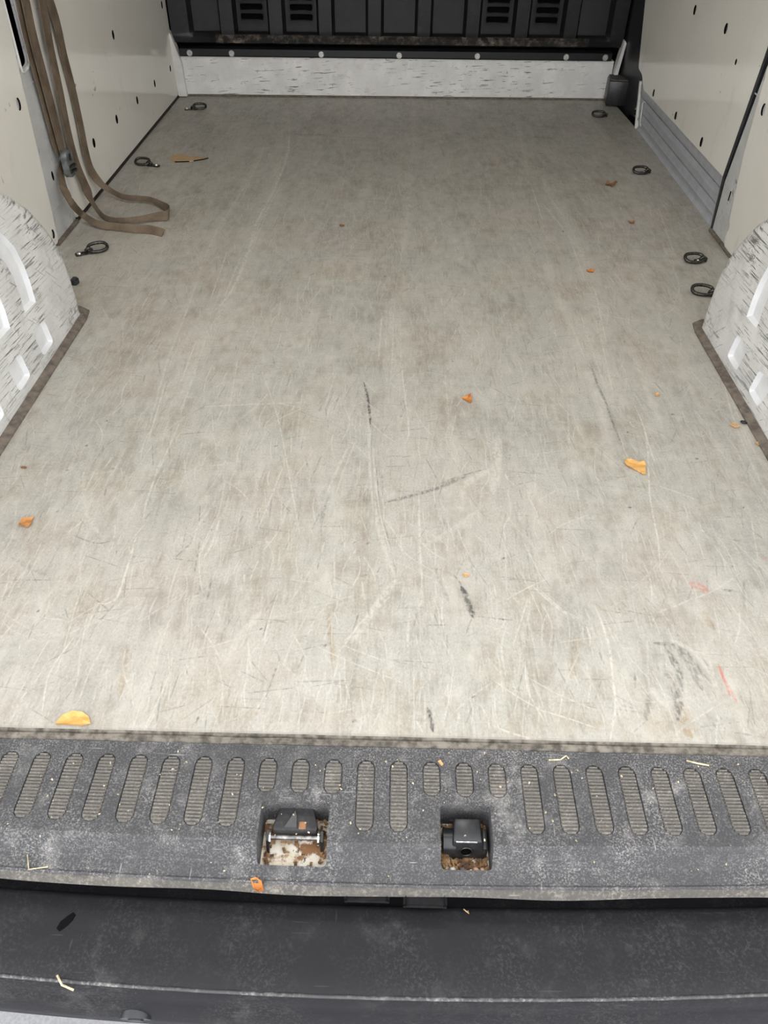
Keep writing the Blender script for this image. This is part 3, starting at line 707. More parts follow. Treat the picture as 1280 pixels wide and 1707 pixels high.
# sliding door: pressed lower skin and lining above
door = bpy.data.objects.new('door_1', None); COL.objects.link(door); tag(door, kind='structure')
def door_y1(z): return 2.545 + .50 * max(0, z) if z < .14 else 2.615 + .35 * (z - .14)
def door_y0(z): return 1.604 + .11 * z if z < .13 else 1.62 - .13 * (z - .13)
prof = [(-.012, .884), (.0, .8803), (.003, .8815), (.008, .8860), (.016, .8870), (.022, .8855), (.026, .8830), (.0285, .8800), (.0315, .8800), (.034, .8835), (.053, .8840), (.0545, .8905), (.0565, .8905), (.058, .8840),
        (.074, .8835), (.0755, .8802), (.0795, .8802), (.081, .8835), (.0955, .8840), (.097, .8905), (.099, .8905), (.1005, .8830), (.104, .8815), (.128, .8812), (.136, .884), (.150, .884), (1.3, .90)]
bm = BM(); prev = None
NY = 24
for z, x in prof:
    row = []
    for i in range(NY + 1):
        t = i / NY
        y = door_y0(z) + (door_y1(z) - door_y0(z)) * t
        edge_f = min(1, t * 14, (1 - t) * 14)
        base = .883
        xx = base + (x - base) * edge_f if .033 < z < .1003 else x
        row.append(bm.verts.new((xx, y, z)))
    if prev:
        for k in range(NY): bm.faces.new((prev[k], prev[k + 1], row[k + 1], row[k]))
    prev = row
dsk = obj('door_skin', bm, M['door_metal'], door, True, 30)
md = dsk.modifiers.new('thick', 'SOLIDIFY'); md.thickness = .004; md.offset = 1
bm = BM(); prism(bm, [(door_y1(-.01), -.01), (door_y1(-.01) + .012, -.01), (2.626, .14), (2.614, .14)], 0, .876, .90)
obj('door_edge', bm, M['post'], door)
bm = BM(); tube(bm, [(.8795, 2.50, .022), (.8795, 2.512, .03), (.8795, 2.534, .088), (.8795, 2.525, .096), (.8795, 2.505, .098)], .0022, 6); obj('pressed_edge', bm, M['post'], door, True)
dh = [(2.19, .425, .0075, .0125), (1.898, .428, .0075, .0125), (2.701, .21, .006, .010), (2.414, .150, .0065, .0115), (2.13, .153, .007, .0115), (1.853, .156, .007, .0125), (1.763, .377, .004, .007)]
panel_with_holes('lining_panel', door, .8745, .005, [(1.628, .1335), (2.545, .1305), (2.60, .165), (2.665, .172), (2.76, .368), (2.90, .9), (2.90, 1.3), (1.50, 1.3), (1.578, .42)], dh, -1, M['panel'])
bm = BM(); prism(bm, [(1.594, .004), (1.606, .004), (1.626, .135), (1.590, .42), (1.52, 1.3), (1.50, 1.3), (1.574, .42), (1.611, .135)], 0, .872, .90)
obj('door_seal', bm, M['plastic'], door)

# roof, outside the frame; the lamp under it is added as fill
bm = BM(); box(bm, (-1.0, -.05, 1.72), (1.05, 3.05, 1.78)); tag(obj('ceiling', bm, M['roof']), kind='structure')

# ------------------------------------------------------------------ wheel arches
half = [(1.0585, -.005), (1.0575, .05), (1.054, .10), (1.046, .143), (1.028, .184), (1.003, .222), (.960, .272), (.904, .315), (.838, .350), (.76, .378), (.67, .394), (.58, .398)]
prof_arch = half + [(1.16 - y, z) for y, z in half[-2::-1]]
def mir(p): return [(1.16 - y, z) for y, z in p][::-1]
a_out = [(.852, .127), (.8535, .165), (.850, .200), (.836, .244), (.80, .288), (.75, .318), (.68, .337), (.58, .343)]
a_in = [(.797, .131), (.799, .166), (.796, .204), (.786, .234), (.762, .264), (.72, .285), (.66, .297), (.58, .301)]
b_out = [(.730, .137), (.733, .17), (.730, .20), (.712, .228), (.675, .246), (.58, .252)]
b_in = [(.678, .140), (.680, .165), (.674, .182), (.655, .194), (.62, .199), (.58, .20)]
def band(o, i): return o + [(1.16 - y, z) for y, z in o[-2::-1]] + i_m(i)
def i_m(i): 
    full = i + [(1.16 - y, z) for y, z in i[-2::-1]]
    return full[::-1]
def wheel_arch(side, label):
    root = thing('wheel_arch', (side * .69, .58, 0), label, 'wheel arch')
    X0 = .682 if side > 0 else .692
    rr = .034
    bm = BM(); prev = None
    rings = [(.8650, 0.0), (X0 + rr, 0.0)]
    for k in range(1, 6):
        a = k / 5 * math.pi / 2
        rings.append((X0 + rr * (1 - math.sin(a)), rr * (1 - math.cos(a))))
    base_y = .58
    for x, d in rings:
        ip = inset_poly(prof_arch, d) if d > 1e-6 else prof_arch
        ip = [(p[0], max(p[1], -.005) if 0 < i < len(ip) - 1 else -.005) for i, p in enumerate(ip)]
        row = [bm.verts.new((side * (x - .69), p[0] - .58, p[1])) for p in ip]
        if prev:
            for k in range(len(row) - 1): bm.faces.new((prev[k], prev[k + 1], row[k + 1], row[k]))
            bm.faces.new((prev[-1], prev[0], row[0], row[-1]))
        else:
            bm.faces.new(row)
        prev = row
    bm.faces.new(prev[::-1])
    mats = [M['arch'], M['clean']]
    o = obj('arch_shell', bm, mats, root)
    cb = BM()
    xf = side * (X0 - .69)
    dep = .0085
    def cut(poly, ins=.006):
        q = [(y - .58, z) for y, z in poly]
        prism(cb, inset_poly(q, -.006), 0, xf - side * .010, xf + side * dep, ins + .006)
    cut(band(a_out, a_in)); cut(band(b_out, b_in))
    for yc in (.838, .709, .58, .451, .322):
        sk = .006
        w = .030
        cut(round_poly([(yc - w + sk, .028), (yc + w + sk, .028), (yc + w - sk, .086), (yc - w - sk, .086)], .012, 3))
    for f in cb.faces: f.material_index = 1
    bmesh.ops.recalc_face_normals(cb, faces=cb.faces)
    boolean(o, cb, mats)
    o.data.polygons.foreach_set('use_smooth', [True] * len(o.data.polygons))
    o.data.set_sharp_from_angle(angle=math.radians(32))
    # dirty sealant where the floor board is cut round the arch
    bm = BM()
    ins, outs = [], []
    x = X0
    path_in = [(.8650, 1.062), (x + .06, 1.062), (x + .025, 1.060), (x + .006, 1.045), (x, 1.02), (x, .13), (x + .02, .10), (.865, .10)]
    path_out = [(.865, 1.076), (x + .05, 1.078), (x + .015, 1.078), (x - .010, 1.060), (x - .016, 1.02), (x - .016, .12), (x + .01, .085), (.865, .085)]
    A = [bm.verts.new((side * (p[0] - .69), p[1] - .58, .008)) for p in path_in]
    Bv = [bm.verts.new((side * (p[0] - .69), p[1] - .58, .0035)) for p in path_out]
    Cv = [bm.verts.new((side * (p[0] - .69), p[1] - .58, -.004)) for p in path_out]
    for k in range(len(A) - 1):
        bm.faces.new((A[k], A[k + 1], Bv[k + 1], Bv[k])); bm.faces.new((Bv[k], Bv[k + 1], Cv[k + 1], Cv[k]))
    s = obj('sealant_strip', bm, M['sealant'], root, True, 40)
    return root
wheel_arch(-1, 'scuffed white wheel arch rising from the floor along the left wall')
wheel_arch(1, 'scuffed white wheel arch rising from the floor along the right wall')

# ------------------------------------------------------------------ rear step cover
def bow(x, y): return max(0.0, min(.075, (-y - .02) * .35)) * x * x
stepT = thing('step_cover', (0, 0, 0), 'dusty dark grey plastic step cover with ribbed tread pads behind the rear floor edge', 'step')
sp = [(-.0118, -.0100), (-.1285, -.0120), (-.1315, -.0135), (-.1435, -.0335), (-.1460, -.0355), (-.1610, -.0385), (-.1630, -.0375), (-.1648, -.0400), (-.1655, -.0600), (-.0118, -.0700)]
bm = BM(); prev = None
NX = 68
for i in range(NX + 1):
    x = -.88 + 1.76 * i / NX
    row = [bm.verts.new((x, y, z)) for y, z in sp]
    if prev:
        for k in range(len(row)): bm.faces.new((prev[k], prev[(k + 1) % len(row)], row[(k + 1) % len(row)], row[k]))
    else: bm.faces.new(row[::-1])
    prev = row
bm.faces.new(prev)
step = obj('step_body', bm, [M['step'], M['rust'], M['void']], stepT)
def stadium(cx, y0, y1, r, n=6):
    o = []
    for k in range(n + 1): a = math.pi * k / n; o.append((cx + r * math.cos(a), y1 - r + r * math.sin(a)))
    for k in range(n + 1): a = math.pi + math.pi * k / n; o.append((cx + r * math.cos(a), y0 + r + r * math.sin(a)))
    return o
PITCH = .0388
pads = []
for k in range(-23, 23):
    x = (k + (0.5)) * PITCH - PITCH * 0  # pads sit on both sides of the middle
    if abs(x) > .85: continue
    short = -.15 < x < -.05 or .05 < x < .15
    y1 = -.0285
    pads.append((x, -.0735 if short else -.1165, y1))
cb = BM()
for x, y0, y1 in pads:
    prism(cb, stadium(x, y0, y1, .0108), 2, .01, -.0140)
for f in cb.faces: f.material_index = 0
boolean(step, cb, [M['step'], M['rust'], M['void']])
# two pockets for the door catches, open down to the painted sill
PK = ((-.1385, -.0590), (.0660, .1255))
cb = BM()
for x0, x1 in PK:
    prism(cb, round_poly(rect(x0, -.1475, x1, -.0825), .006, 3), 2, .02, -.0555, .0015)
for f in cb.faces:
    f.material_index = 1 if f.calc_center_median().z < -.05 else 0
boolean(step, cb, [M['step'], M['rust'], M['void']])
for v in step.data.vertices: v.co.y += bow(v.co.x, v.co.y)
# ribbed inserts of the pads
for x, y0, y1 in pads:
    bm = BM()
    r = .0096
    n = int((y1 - y0 - .002) / .0042)
    base = stadium(x, y0 + .0012, y1 - .0012, r)
    prism(bm, base, 2, -.0142, -.0131)
    for k in range(n):
        y = y0 + .003 + (y1 - y0 - .006) * k / (n - 1)
        e = min(y - y0 - .0012, y1 - .0012 - y)
        hw = r if e >= r else math.sqrt(max(r * r - (r - e) ** 2, 1e-7))
        hw -= .0006
        zt = -.0105 + rng.uniform(-.0006, .0003)
        prism(bm, [(y - .0014, -.0135), (y + .0014, -.0135), (y + .0007, zt), (y - .0007, zt)], 0, x - hw, x + hw)
    for v in bm.verts: v.co.y += bow(v.co.x, v.co.y)
    obj('tread_pad', bm, M['pad'], stepT)
# moulded locating tabs at the rear lip
lipT = BM(); prev = None
lp = [(-.163, -.0405), (-.1655, -.0412), (-.1690, -.0440), (-.1718, -.0480), (-.1700, -.0505), (-.164, -.0560), (-.160, -.0560)]
for i in range(NX + 1):
    x = -.88 + 1.76 * i / NX
    row = [lipT.verts.new((x, y + bow(x, y) + .0012 * math.sin(x * 23) * (j > 1), z + .0008 * math.sin(x * 41 + j))) for j, (y, z) in enumerate(lp)]
    if prev:
        for k in range(len(row)): lipT.faces.new((prev[k], prev[(k + 1) % len(row)], row[(k + 1) % len(row)], row[k]))
    else: lipT.faces.new(row[::-1])
    prev = row
lipT.faces.new(prev)
obj('sill_lip', lipT, M['lip'], stepT, True, 40)

# ------------------------------------------------------------------ bumper
bumpT = thing('rear_bumper', (0, 0, -.08), 'plain black plastic rear bumper below the step cover', 'bumper')
bp = [(-.100, -.112), (-.150, -.095), (-.1660, -.088), (-.1695, -.080), (-.1765, -.0755), (-.200, -.0745), (-.240, -.0765), (-.2535, -.0785), (-.2595, -.0815), (-.2625, -.0860),
      (-.2645, -.098), (-.2660, -.112), (-.2675, -.114), (-.2730, -.145), (-.272, -.165), (-.262, -.178), (-.20, -.19), (-.100, -.19)]
bm = BM(); prev = None
for i in range(73):
    x = -.92 + 1.84 * i / 72
    row = [bm.verts.new((x, y + bow(x, y), z + .08)) for y, z in bp]
    if prev:
        for k in range(len(row)): bm.faces.new((prev[k], prev[(k + 1) % len(row)], row[(k + 1) % len(row)], row[k]))
    else: bm.faces.new(row[::-1])
    prev = row
bm.faces.new(prev)
obj('bumper_skin', bm, M['bumper'], bumpT, True, 38)
# worn rear edge of the bumper top
bm = BM()
tube(bm, [(-.9 + 1.8 * i / 60, -.2598 + bow(-.9 + 1.8 * i / 60, -.2598), -.0822 + .08 + .0004 * math.sin(i * 3.1)) for i in range(61)], .0021, 6)
obj('worn_edge', bm, m_dusty('worn_plastic_edge', (.05, .05, .052), (.42, .41, .39), .9, .5, 200), bumpT, True)
bm = BM()
cyl(bm, (-.262, -.250, -.0605), (-.262, -.2690, -.0635), .0175, 24, .0165); cyl(bm, (-.262, -.2685, -.0634), (-.262, -.2705, -.0637), .0085, 16)
obj('plug', bm, M['plastic'], bumpT, True, 40)
bm = BM(); prism(bm, [(-.352, -.203), (-.350, -.196), (-.344, -.190), (-.339, -.186), (-.335, -.189), (-.337, -.195), (-.340, -.199), (-.344, -.203), (-.348, -.206)], 2, .0035, .0056); obj('black_patch', bm, M['void'], bumpT)
for x, w, h in ((-.014, .044, .010), (.050, .042, .014)):
    bm = BM(); box(bm, (x - w / 2, -.1615, .022), (x + w / 2, -.1615 - h, .0305), .003)
    tb = obj('locating_tab', bm, M['tab'], bumpT, True, 40)

# ------------------------------------------------------------------ door catches standing in the pockets
cat = thing('door_striker', (-.0985, -.1035, -.0555), 'dark grey door striker with a bright cross pin in the left pocket of the step', 'striker')
bm = BM()
prism(bm, [(-.018, .024), (.018, .024), (.026, .000), (.025, -.006), (-.025, -.006), (-.026, .000)], 2, .018, .028)
bmesh.ops.bevel(bm, geom=list(bm.edges), offset=.002, segments=2, profile=.5, affect='EDGES')
prism(bm, [(-.016, .0215), (.016, .0215), (.023, -.003), (-.023, -.003)], 2, .0, .019)
obj('striker_plate', bm, m_dusty('striker_grey', (.035, .035, .037), (.25, .24, .225), .45, .45, spec=.25), cat, True, 40)
bm = BM(); prism(bm, [(-.012, -.004), (.002, -.004), (.001, .008), (-.001, .016)], 2, .0275, .0315)
obj('raised_web', bm, m_plain('web_grey', (.075, .075, .077), .5), cat)
bm = BM(); box(bm, (.004, -.0045, .0272), (.0125, .0045, .0292), .001); obj('rusty_insert', bm, M['brown'], cat)
bm = BM(); cyl(bm, (-.029, -.0105, .020), (.029, -.0105, .020), .0030, 14); obj('cross_pin', bm, M['pin'], cat, True, 40)
for sx in (-1, 1):
    bm = BM(); cyl(bm, (sx * .0265, -.0105, .020), (sx * .0285, -.0105, .020), .0085, 18); obj('washer', bm, M['bright'], cat, True, 40)
    bm = BM(); prism(bm, [(-.008, .0), (-.020, .0), (-.015, .020), (-.005, .024)], 0, sx * .0292, sx * .0325); obj('side_cheek', bm, M['plastic'], cat)
lat = thing('door_latch', (.097, -.112, -.0555), 'black block latch with a round hole in the right pocket of the step', 'latch')
bm = BM()
vs = [(-.016, .022, .0), (.020, .022, .0), (.023, -.014, .0), (-.019, -.014, .0), (-.0135, .018, .036), (.0155, .018, .036), (.0175, -.0075, .033), (-.0155, -.0075, .033)]
V = [bm.verts.new(v) for v in vs]
for f in ((0, 1, 2, 3), (4, 7, 6, 5), (0, 4, 5, 1), (1, 5, 6, 2), (2, 6, 7, 3), (3, 7, 4, 0)): bm.faces.new([V[i] for i in f])
bmesh.ops.bevel(bm, geom=list(bm.edges), offset=.0022, segments=2, profile=.5, affect='EDGES')
lb = obj('latch_body', bm, [M['plastic'], M['void']], lat, True, 40)
cb = BM(); cyl(cb, (.0, -.030, .008), (.0, .000, .019), .0068, 16)
for f in cb.faces: f.material_index = 1
boolean(lb, cb, [M['plastic'], M['void']])
bm = BM(); tube(bm, [(.0070 * math.cos(a), -.0113 + .0012 * math.sin(a), .0155 + .0070 * math.sin(a)) for a in [2 * math.pi * k / 20 for k in range(20)]], .0011, 6, True)
obj('hole_rim', bm, M['steel'], lat, True)
bm = BM(); box(bm, (-.0125, -.0092, .0322), (.0115, -.0075, .0338), .0004); obj('worn_edge', bm, M['rivet'], lat)
bm = BM(); cyl(bm, (-.026, .001, .014), (-.012, .001, .014), .014, 20); obj('side_roller', bm, M['plastic'], lat, True, 40)
bm = BM(); box(bm, (.0185, -.012, .0), (.0245, .012, .024), .002); obj('side_cheek', bm, M['plastic'], lat, True, 40)

# ------------------------------------------------------------------ lashing rings on the floor
def lashing_ring(x, y, rz, label, tilt=.42, inside=False):
    flip = 1 if math.cos(rz) > 0 else -1
    root = thing('lashing_ring', (x, y, 0), label, 'lashing ring', 'lashing rings along the floor sides', rz)
    pts = []
    a, b = .0235, .0145
    for k in range(28):
        t = 2 * math.pi * k / 28
        ct, s_ = math.cos(t), math.sin(t)
        px_ = a * math.copysign(abs(ct) ** .8, ct); py_ = b * math.copysign(abs(s_) ** .8, s_)
        pts.append((.018 + px_, py_ * math.cos(tilt), .0052 + (flip * py_ + b) * math.sin(tilt)))
    bm = BM(); tube(bm, pts, .0042, 8, True)
    obj('ring', bm, M['steel'], root, True)
    cx = .008 if inside else -.028
    bm = BM(); prism(bm, round_poly(rect(cx - .012, -.0085, .003 if not inside else .004, .0085), .005, 3) if not inside else ell(cx, 0, .010, .009, 16), 2, 0.0, .004)
    obj('base_plate', bm, M['steel'], root)
    bm = BM(); tube(bm, [(-.012, 0, .002), (-.013, 0, .009), (-.006, 0, .0135), (.001, 0, .009), (.001, 0, .002)], .0042, 8); obj('saddle', bm, M['steel'], root, True)
    bm = BM(); cyl(bm, (cx - .002, 0, .004), (cx - .002, 0, .0075), .0062, 12, .0045); obj('bolt_head', bm, M['bright'], root, True, 40)
    return root
lashing_ring(-.772, 2.683, .2, 'far left lashing ring lying flat beside the white kick plate')
lashing_ring(-.793, 2.040, math.pi - .25, 'left lashing ring beside the torn tan board')
lashing_ring(-.772, 1.372, .55, 'lashing ring with bright bolt just beyond the left wheel arch')
lashing_ring(.785, 2.690, math.pi, 'far right lashing ring near the black corner block', inside=True)
lashing_ring(.800, 2.059, math.pi + .1, 'right lashing ring beside the ribbed grey door sill', inside=True)
lashing_ring(.784, 1.392, math.pi + .05, 'right lashing ring just beyond the right wheel arch, lying clear', inside=True)
lashing_ring(.752, 1.205, math.pi - .25, 'lashing ring half hidden behind the right wheel arch')

# ------------------------------------------------------------------ webbing straps on the left wall
Y = (0, 1, 0)
sa = thing('tie_down_strap', (-.85, 1.55, 0), 'single brown webbing strap with grey buckle and loose tail on the left wall', 'strap')
def local(pts, o): return [(p[0] - o[0], p[1] - o[1], p[2] - o[2]) for p in pts]
oA = (-.85, 1.55, 0)
top = [(-.83, 1.50, 1.0), (-.838, 1.52, .78)]
bm = BM(); P = local(top + D_strapA, oA); ribbon(bm, P, [Y] * len(P), [.045] * (len(P) - 2) + [.038, .026]); obj('upper_webbing', bm, M['strap'], sa, True, 40)
tl = [(-.838, 1.49, 1.0), (-.846, 1.507, .78)] + [(p[0] - .008, p[1] - .013, p[2]) for p in D_strapA[:6]] + D_tailA
bm = BM(); P = local(tl, oA)
wd = [Y] * 11 + [(.35, .9, .1), (.5, .7, .5), (.2, .5, .8), (0, .25, 1), (0, .3, 1), (0, .4, .9), (0, .8, .6), (0, .95, .35)]
wd = (wd + [(0, .95, .35)] * 30)[:len(P)]
wid = ([.042] * 7 + [.034, .026, .024, .022, .019, .017, .018, .020, .022, .024] + [.024] * 20)[:len(P)]
ribbon(bm, P, wd, wid); obj('tail_webbing', bm, M['strap'], sa, True, 40)
bx, by, bz = (D_buckle[i] - oA[i] for i in range(3))
bm = BM()
prism(bm, round_poly(rect(-.022, -.032, .020, .030), .010, 4), 0, .010, -.006)
for v in bm.verts: v.co += Vector((bx, by, bz))
bmesh.ops.bevel(bm, geom=list(bm.edges), offset=.002, segments=1, affect='EDGES')
bk = obj('buckle', bm, m_plain('buckle_grey_steel', (.17, .18, .18), .5, .3, .25, 60), sa, True, 40)
bm = BM()
for dz in (-.018, -.006):
    cyl(bm, (bx + .011, by - .017, bz + dz), (bx + .012, by + .016, bz + dz - .003), .0042, 10)
prism(bm, round_poly(rect(by - .006, bz + .006, by + .004, bz + .022), .003, 2), 0, bx + .0095, bx + .0125)
obj('cam_lever', bm, M['steel'], bk, True, 40)
oB = (-.85, 1.66, 0)
sb = thing('looped_strap', oB, 'brown webbing strap hanging doubled on the left wall, its loop spread on the floor', 'strap')
bm = BM()
lpz = [(-.835, 1.60, 1.0), (-.842, 1.615, .78)] + D_loop + [(-.845, 1.64, .78), (-.838, 1.615, 1.0)]
P = local(lpz, oB)
n = len(P)
wd = []; wid = []
for p in P:
    wallish = min(1, max(0, (p[2] - .03) / .10))
    wd.append((.15 * (1 - wallish), .25 * (1 - wallish) + wallish, 1.0 * (1 - wallish)))
    wid.append((.015 + .013 * min(1, max(0, (p[0] - .17) / .06))) * (1 - wallish) + .044 * wallish)
P = [(p[0], p[1], max(p[2], .0145)) for p in P]
ribbon(bm, P, wd, wid); obj('webbing', bm, M['strap'], sb, True, 40)
# the stitched lap where the two legs meet
ti = BM(); tube(ti, [(-.846, 1.546, .262), (-.83, 1.553, .247), (-.835, 1.58, .240)], .0014, 6)
obj('loose_thread', ti, M['strap'], sa, True)

# ------------------------------------------------------------------ leaves and scraps on the floor
def leaf(name, loc, outline, mat, label, cat='leaf', rz=0.0, curl=.004, th=.0006, z=.0007, group=None):
    bm = BM()
    n = len(outline)
    c = bm.verts.new((0, 0, curl * .15))
    mid = [bm.verts.new((x * .55, y * .55, curl * .25 * rng.random())) for x, y in outline]
    rim = [bm.verts.new((x, y, curl * (rng.random() * .9 + (.25 if i % 3 else 0)))) for i, (x, y) in enumerate(outline)]
    for k in range(n):
        j = (k + 1) % n
        bm.faces.new((c, mid[k], mid[j])); bm.faces.new((mid[k], rim[k], rim[j], mid[j]))
    ex = bmesh.ops.extrude_face_region(bm, geom=list(bm.faces))
    for v in ex['geom']:
        if isinstance(v, bmesh.types.BMVert): v.co.z += th
    o = obj(name, bm, mat, None, False)
    o.location = (loc[0], loc[1], z); o.rotation_euler = (0, 0, rz)
    return tag(o, label, cat, group)
def blob(rx, ry, n=11, jag=.25, seed=1):
    q = random.Random(seed)
    return [(rx * math.cos(2 * math.pi * k / n) * (1 - jag * q.random()), ry * math.sin(2 * math.pi * k / n) * (1 - jag * q.random())) for k in range(n)]
Lo = D_loose
leaf('fallen_leaf', Lo['yellow'], [(-.0185, .010), (-.013, .022), (-.004, .020), (.006, .015), (.0165, .0145), (.0185, .006), (.015, -.004), (.012, -.020), (.006, -.0195), (.002, -.012), (-.008, -.007), (-.016, .002)], M['leaf_yellow'],
     'broken yellow leaf fragment, largest on the floor, in front of the right wheel arch', curl=.0035)
leaf('fallen_leaf', Lo['orange'], [(-.011, .005), (.003, .008), (.008, .016), (.009, -.004), (.006, -.014), (-.002, -.005)], M['leaf_orange'], 'small pointed orange leaf fragment near the middle of the floor', curl=.006)
leaf('fallen_leaf', Lo['rust'], [(-.013, .000), (-.009, .008), (.001, .010), (.007, .013), (.006, .004), (.009, -.004), (.005, -.012), (-.004, -.010), (-.008, -.011)], M['leaf_rust'], 'rust-brown leaf with pale rim at the left edge of the floor', curl=.004)
leaf('fallen_leaf', (Lo['edge'][0], Lo['edge'][1] - .0035), [(-.022, -.003), (-.017, .009), (-.006, .015), (.006, .014), (.016, .008), (.022, -.003), (.012, -.005), (-.010, -.005)], M['leaf_yellow'], 'yellow half leaf caught under the floor edge strip beside the step', curl=.005)
bm = BM(); prism(bm, [(-.052, .022), (-.030, .034), (.012, .018), (.072, .008), (.058, -.006), (.018, -.030), (-.028, -.036), (-.046, -.02)], 2, 0.0, .0035)
tp = obj('torn_board', bm, M['card']); tp.location = (Lo['card'][0], Lo['card'][1], 0.0005); tag(tp, 'flat torn tan piece of board near the left wall', 'scrap')
bm = BM(); tube(bm, [(-.028, -.0375, .002), (.018, -.0315, .002)], .0016, 5); tube(bm, [(.030, -.024, .002), (.058, -.007, .002), (.072, .006, .002)], .0016, 5)
obj('dark_edge', bm, M['void'], tp)
leaf('fallen_leaf', Lo['pale'], blob(.013, .009, 10, .4, 3), M['leaf_orange'], 'pale orange leaf scrap midway down the right half of the floor', curl=.005)
leaf('fallen_leaf', Lo['crumpled'], blob(.020, .022, 12, .5, 4), M['brown'], 'crumpled brown leaf beyond the right lashing rings, near the door sill', curl=.012)
leaf('fallen_leaf', Lo['half'], [(-.010, .006), (.010, .006), (.006, -.006), (-.004, -.006)], M['brown'], 'tiny brown half leaf to the left of the black door seal', curl=.004)
leaf('fallen_leaf', Lo['small'], blob(.0065, .006, 9, .35, 6), M['leaf_tan'], 'small tan leaf scrap beside the front of the right wheel arch', curl=.004)
leaf('fallen_leaf', Lo['curled'], [(-.009, .004), (-.002, .007), (.005, .004), (.010, -.001), (.007, -.008), (.0, -.006)], M['leaf_tan'], 'curled tan leaf beside a black seed next to the right wheel arch', curl=.008)
bm = BM(); bmesh.ops.create_icosphere(bm, subdivisions=2, radius=1)
for v in bm.verts: v.co = Vector((v.co.x * .0065, v.co.y * .0042, v.co.z * .003 + .003))
sd = obj('seed_husk', bm, M['black_seed'], None, True); sd.location = (*Lo['seed'], 0); sd.rotation_euler = (0, 0, -.5); tag(sd, 'small black seed on the floor next to the right wheel arch', 'seed')
leaf('fallen_leaf', Lo['chip'], blob(.0065, .003, 8, .3, 8), M['brown'], 'tiny reddish brown leaf chip near the left wheel arch', curl=.003)
leaf('fallen_leaf', Lo['sliver'], blob(.008, .004, 8, .4, 9), M['brown'], 'dark red sliver touching the sealant of the left wheel arch', curl=.004)
leaf('fallen_leaf', Lo['tan'], blob(.006, .005, 8, .4, 10), M['leaf_tan'], 'faint tan leaf flake above the black curved scuff', curl=.002)
leaf('fallen_leaf', Lo['fleck'], blob(.009, .009, 8, .4, 11), M['brown'], 'brown fleck alone on the far middle of the floor', curl=.003)
leaf('fallen_leaf', Lo['bit'], blob(.006, .006, 8, .4, 12), M['leaf_tan'], 'pinkish tan flake against the sealant of the right wheel arch', curl=.003)
bm = BM(); prism(bm, [(-.008, -.010), (.006, -.012), (.010, .004), (.002, .012), (-.007, .010)], 2, 0.0, .014)
bmesh.ops.bevel(bm, geom=list(bm.edges), offset=.002, segments=1, affect='EDGES')
kb = obj('floor_bolt', bm, M['plastic']); kb.location = (-.757, 1.195, 0); tag(kb, 'black lump on the floor just behind the left wheel arch', 'fixing')

# straws and chips on the step and bumper
def straw(pts, r, label, mat=None, name='dry_straw', cat='straw'):
    bm = BM(); tube(bm, pts, r, 6)
    return tag(obj(name, bm, mat or M['straw'], None, True), label, cat)
straw([(-.394, -.1415, -.034), (-.387, -.1575, -.0345), (-.3665, -.1545, -.0335)], .0008, 'bent pale straw on the rear lip of the step at the left')
straw([(.2000, -.0235, -.0095), (.214, -.0230, -.0090), (.222, -.0175, -.0090), (.2245, -.0215, -.0092)], .0010, 'forked pale straw over a tread pad right of the middle')
straw([(.3665, -.0200, -.0092), (.378, -.0235, -.0088), (.392, -.0258, -.0092)], .0011, 'straight tan straw on the right part of the step cover')
straw([(-.336, -.2485, -.0745), (-.329, -.2565, -.0775), (-.316, -.2605, -.0795)], .0012, 'white split husk hanging over the left rear edge of the bumper')
straw([(.094, -.173, -.0725), (.100, -.1775, -.0735), (.0985, -.1745, -.073)], .0007, 'short orange stalk on the bumper below the right pocket', M['leaf_tan'])
leaf('fallen_leaf', (-.1345, -.1655), [(-.008, .005), (-.002, .0065), (.005, .002), (.008, -.006), (.003, -.010), (-.004, -.004)], M['leaf_orange'], 'orange and grey winged seed on the sill lip left of the middle', 'leaf', z=-.0415, curl=.006)
leaf('wood_chip', (.0695, -.0305), [(-.0035, .002), (.0, .004), (.0035, -.002), (.001, -.004)], M['leaf_tan'], 'small tan wood chip beside a short tread pad', 'chip', z=-.0118, curl=.001, th=.0015)

# crumbs of dirt
def crumbs(name, n, area, zf, mat, seed, smin=.0006, smax=.0018):
    q = random.Random(seed); bm = BM()
    for k in range(n):
        x = q.uniform(area[0], area[1]); y = q.uniform(area[2], area[3])
        s = q.uniform(smin, smax)
        r = bmesh.ops.create_cube(bm, size=1)
        Mx = Matrix.Rotation(q.uniform(0, 3), 4, 'Z') @ Matrix.Rotation(q.uniform(-.4, .4), 4, 'X')
        for v in r['verts']:
            v.co = Mx @ Vector((v.co.x * s * q.uniform(.7, 2.2), v.co.y * s, v.co.z * s * .7)) + Vector((x, y + bow(x, y), zf(y) + s * .3))
    return obj(name, bm, mat)
o = crumbs('dirt_crumbs', 170, (-.6, .6, -.162, -.016), lambda y: -.0098 - .0002 if y > -.129 else (-.012 + (y + .1315) * 1.72 if y > -.1435 else -.0350 + (y + .146) * .2), m_plain('pale_crumbs', (.50, .42, .30), .8, 0, .4, 300), 5)
tag(o, 'pale crumbs of dirt scattered over the step cover', 'dirt', kind='stuff')
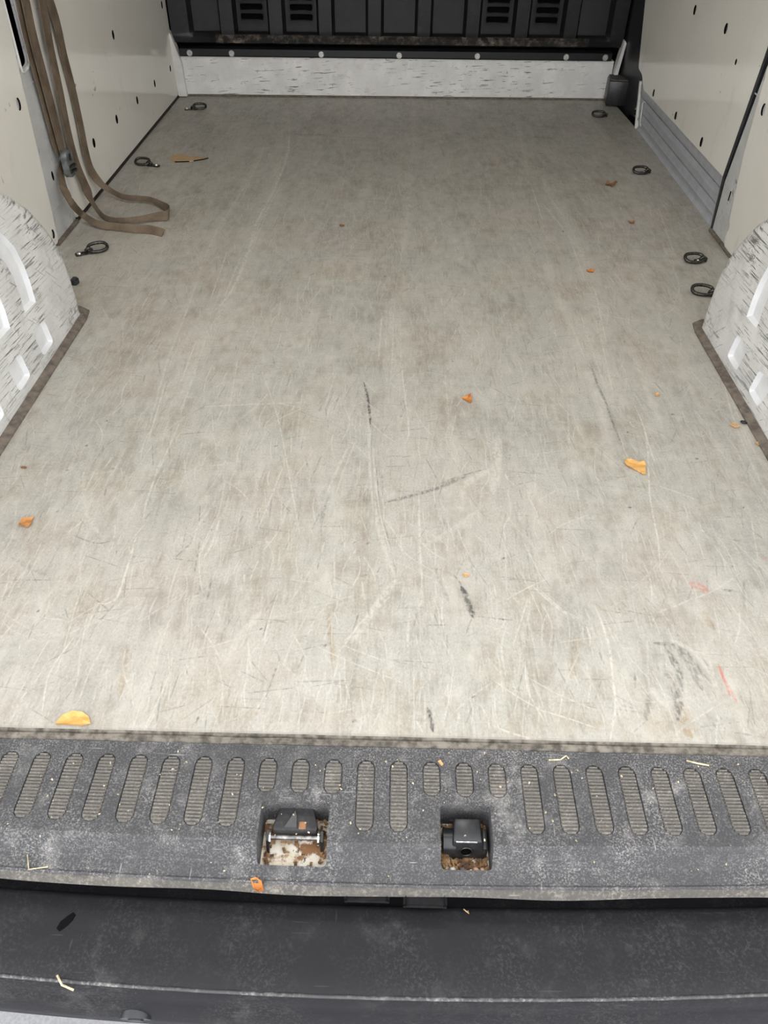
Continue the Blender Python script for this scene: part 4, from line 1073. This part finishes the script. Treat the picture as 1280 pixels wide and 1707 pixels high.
for x0, x1, nm, lb_ in ((-.136, -.062, 'leaf_litter', 'brown leaf litter in the left pocket of the step'), (.068, .123, 'leaf_litter', 'brown leaf litter in the right pocket of the step')):
    q = random.Random(int(x1 * 1000)); bm = BM()
    dense = 260 if x0 > 0 else 150
    for k in range(dense):
        x = q.uniform(x0 + .002, x1 - .002); y = q.uniform(-.144, -.086)
        if x0 < 0 and q.random() < .8 and (abs(x + .0985) < .030 and y < -.112): continue
        s = q.uniform(.0015, .0042)
        Mx = Matrix.Rotation(q.uniform(0, 6), 4, 'Z') @ Matrix.Rotation(q.uniform(-.6, .6), 4, 'X')
        r = bmesh.ops.create_cube(bm, size=1)
        for v in r['verts']:
            v.co = Mx @ Vector((v.co.x * s * 1.8, v.co.y * s * .9, v.co.z * .0012)) + Vector((x, y, -.0535 + q.random() * .0015))
    o = obj(nm, bm, m_leaf('litter_brown_' + ('a' if x0 < 0 else 'b'), (.34, .20, .09), (.10, .055, .03), (.05, .03, .02)))
    tag(o, lb_, 'leaf litter', kind='stuff')
for k, (x, y, s, c) in enumerate(((.0815, -.1405, .0040, (.72, .70, .64)), (.1080, -.1400, .0038, (.62, .38, .26)), (.1155, -.1395, .0028, (.66, .45, .34)), (.0930, -.1405, .0040, (.16, .13, .11)), (.1025, -.1408, .0022, (.7, .62, .5)))):
    bm = BM(); bmesh.ops.create_icosphere(bm, subdivisions=1, radius=s)
    for v in bm.verts: v.co *= 1 + .2 * (rng.random() - .5)
    o = obj('pebble', bm, m_plain('pebble_stone_%d' % k, c, .7), None, True)
    o.location = (x, y, -.0515 + s * .7)
    tag(o, ('white pebble, leftmost in front of the black latch', 'largest orange pebble in front of the black latch', 'pink pebble at the right end of the row before the latch', 'dark brown pebble below the hole of the black latch', 'smallest cream pebble in the row before the black latch')[k], 'pebble', 'pebbles in the right pocket')

# ------------------------------------------------------------------ added fill lamp under the roof, unseen, to brighten the interior
lampT = thing('added_fill_lamp', (0, .85, 1.72), 'added unseen fill lamp under the roof, brightening the load space', 'lamp')
bm = BM(); box(bm, (-.20, -.06, -.022), (.20, .06, 0), .006); obj('fill_lamp_housing', bm, M['roof'], lampT)
ln = NT('fill_lamp_lens'); ln.b.inputs['Emission Color'].default_value = (1, .95, .87, 1); ln.b.inputs['Emission Strength'].default_value = FILL_LAMP_WATTS
bm = BM(); box(bm, (-.17, -.04, -.030), (.17, .04, -.022), .002); obj('fill_lamp_lens', bm, ln.out((.9, .9, .88), .4), lampT)
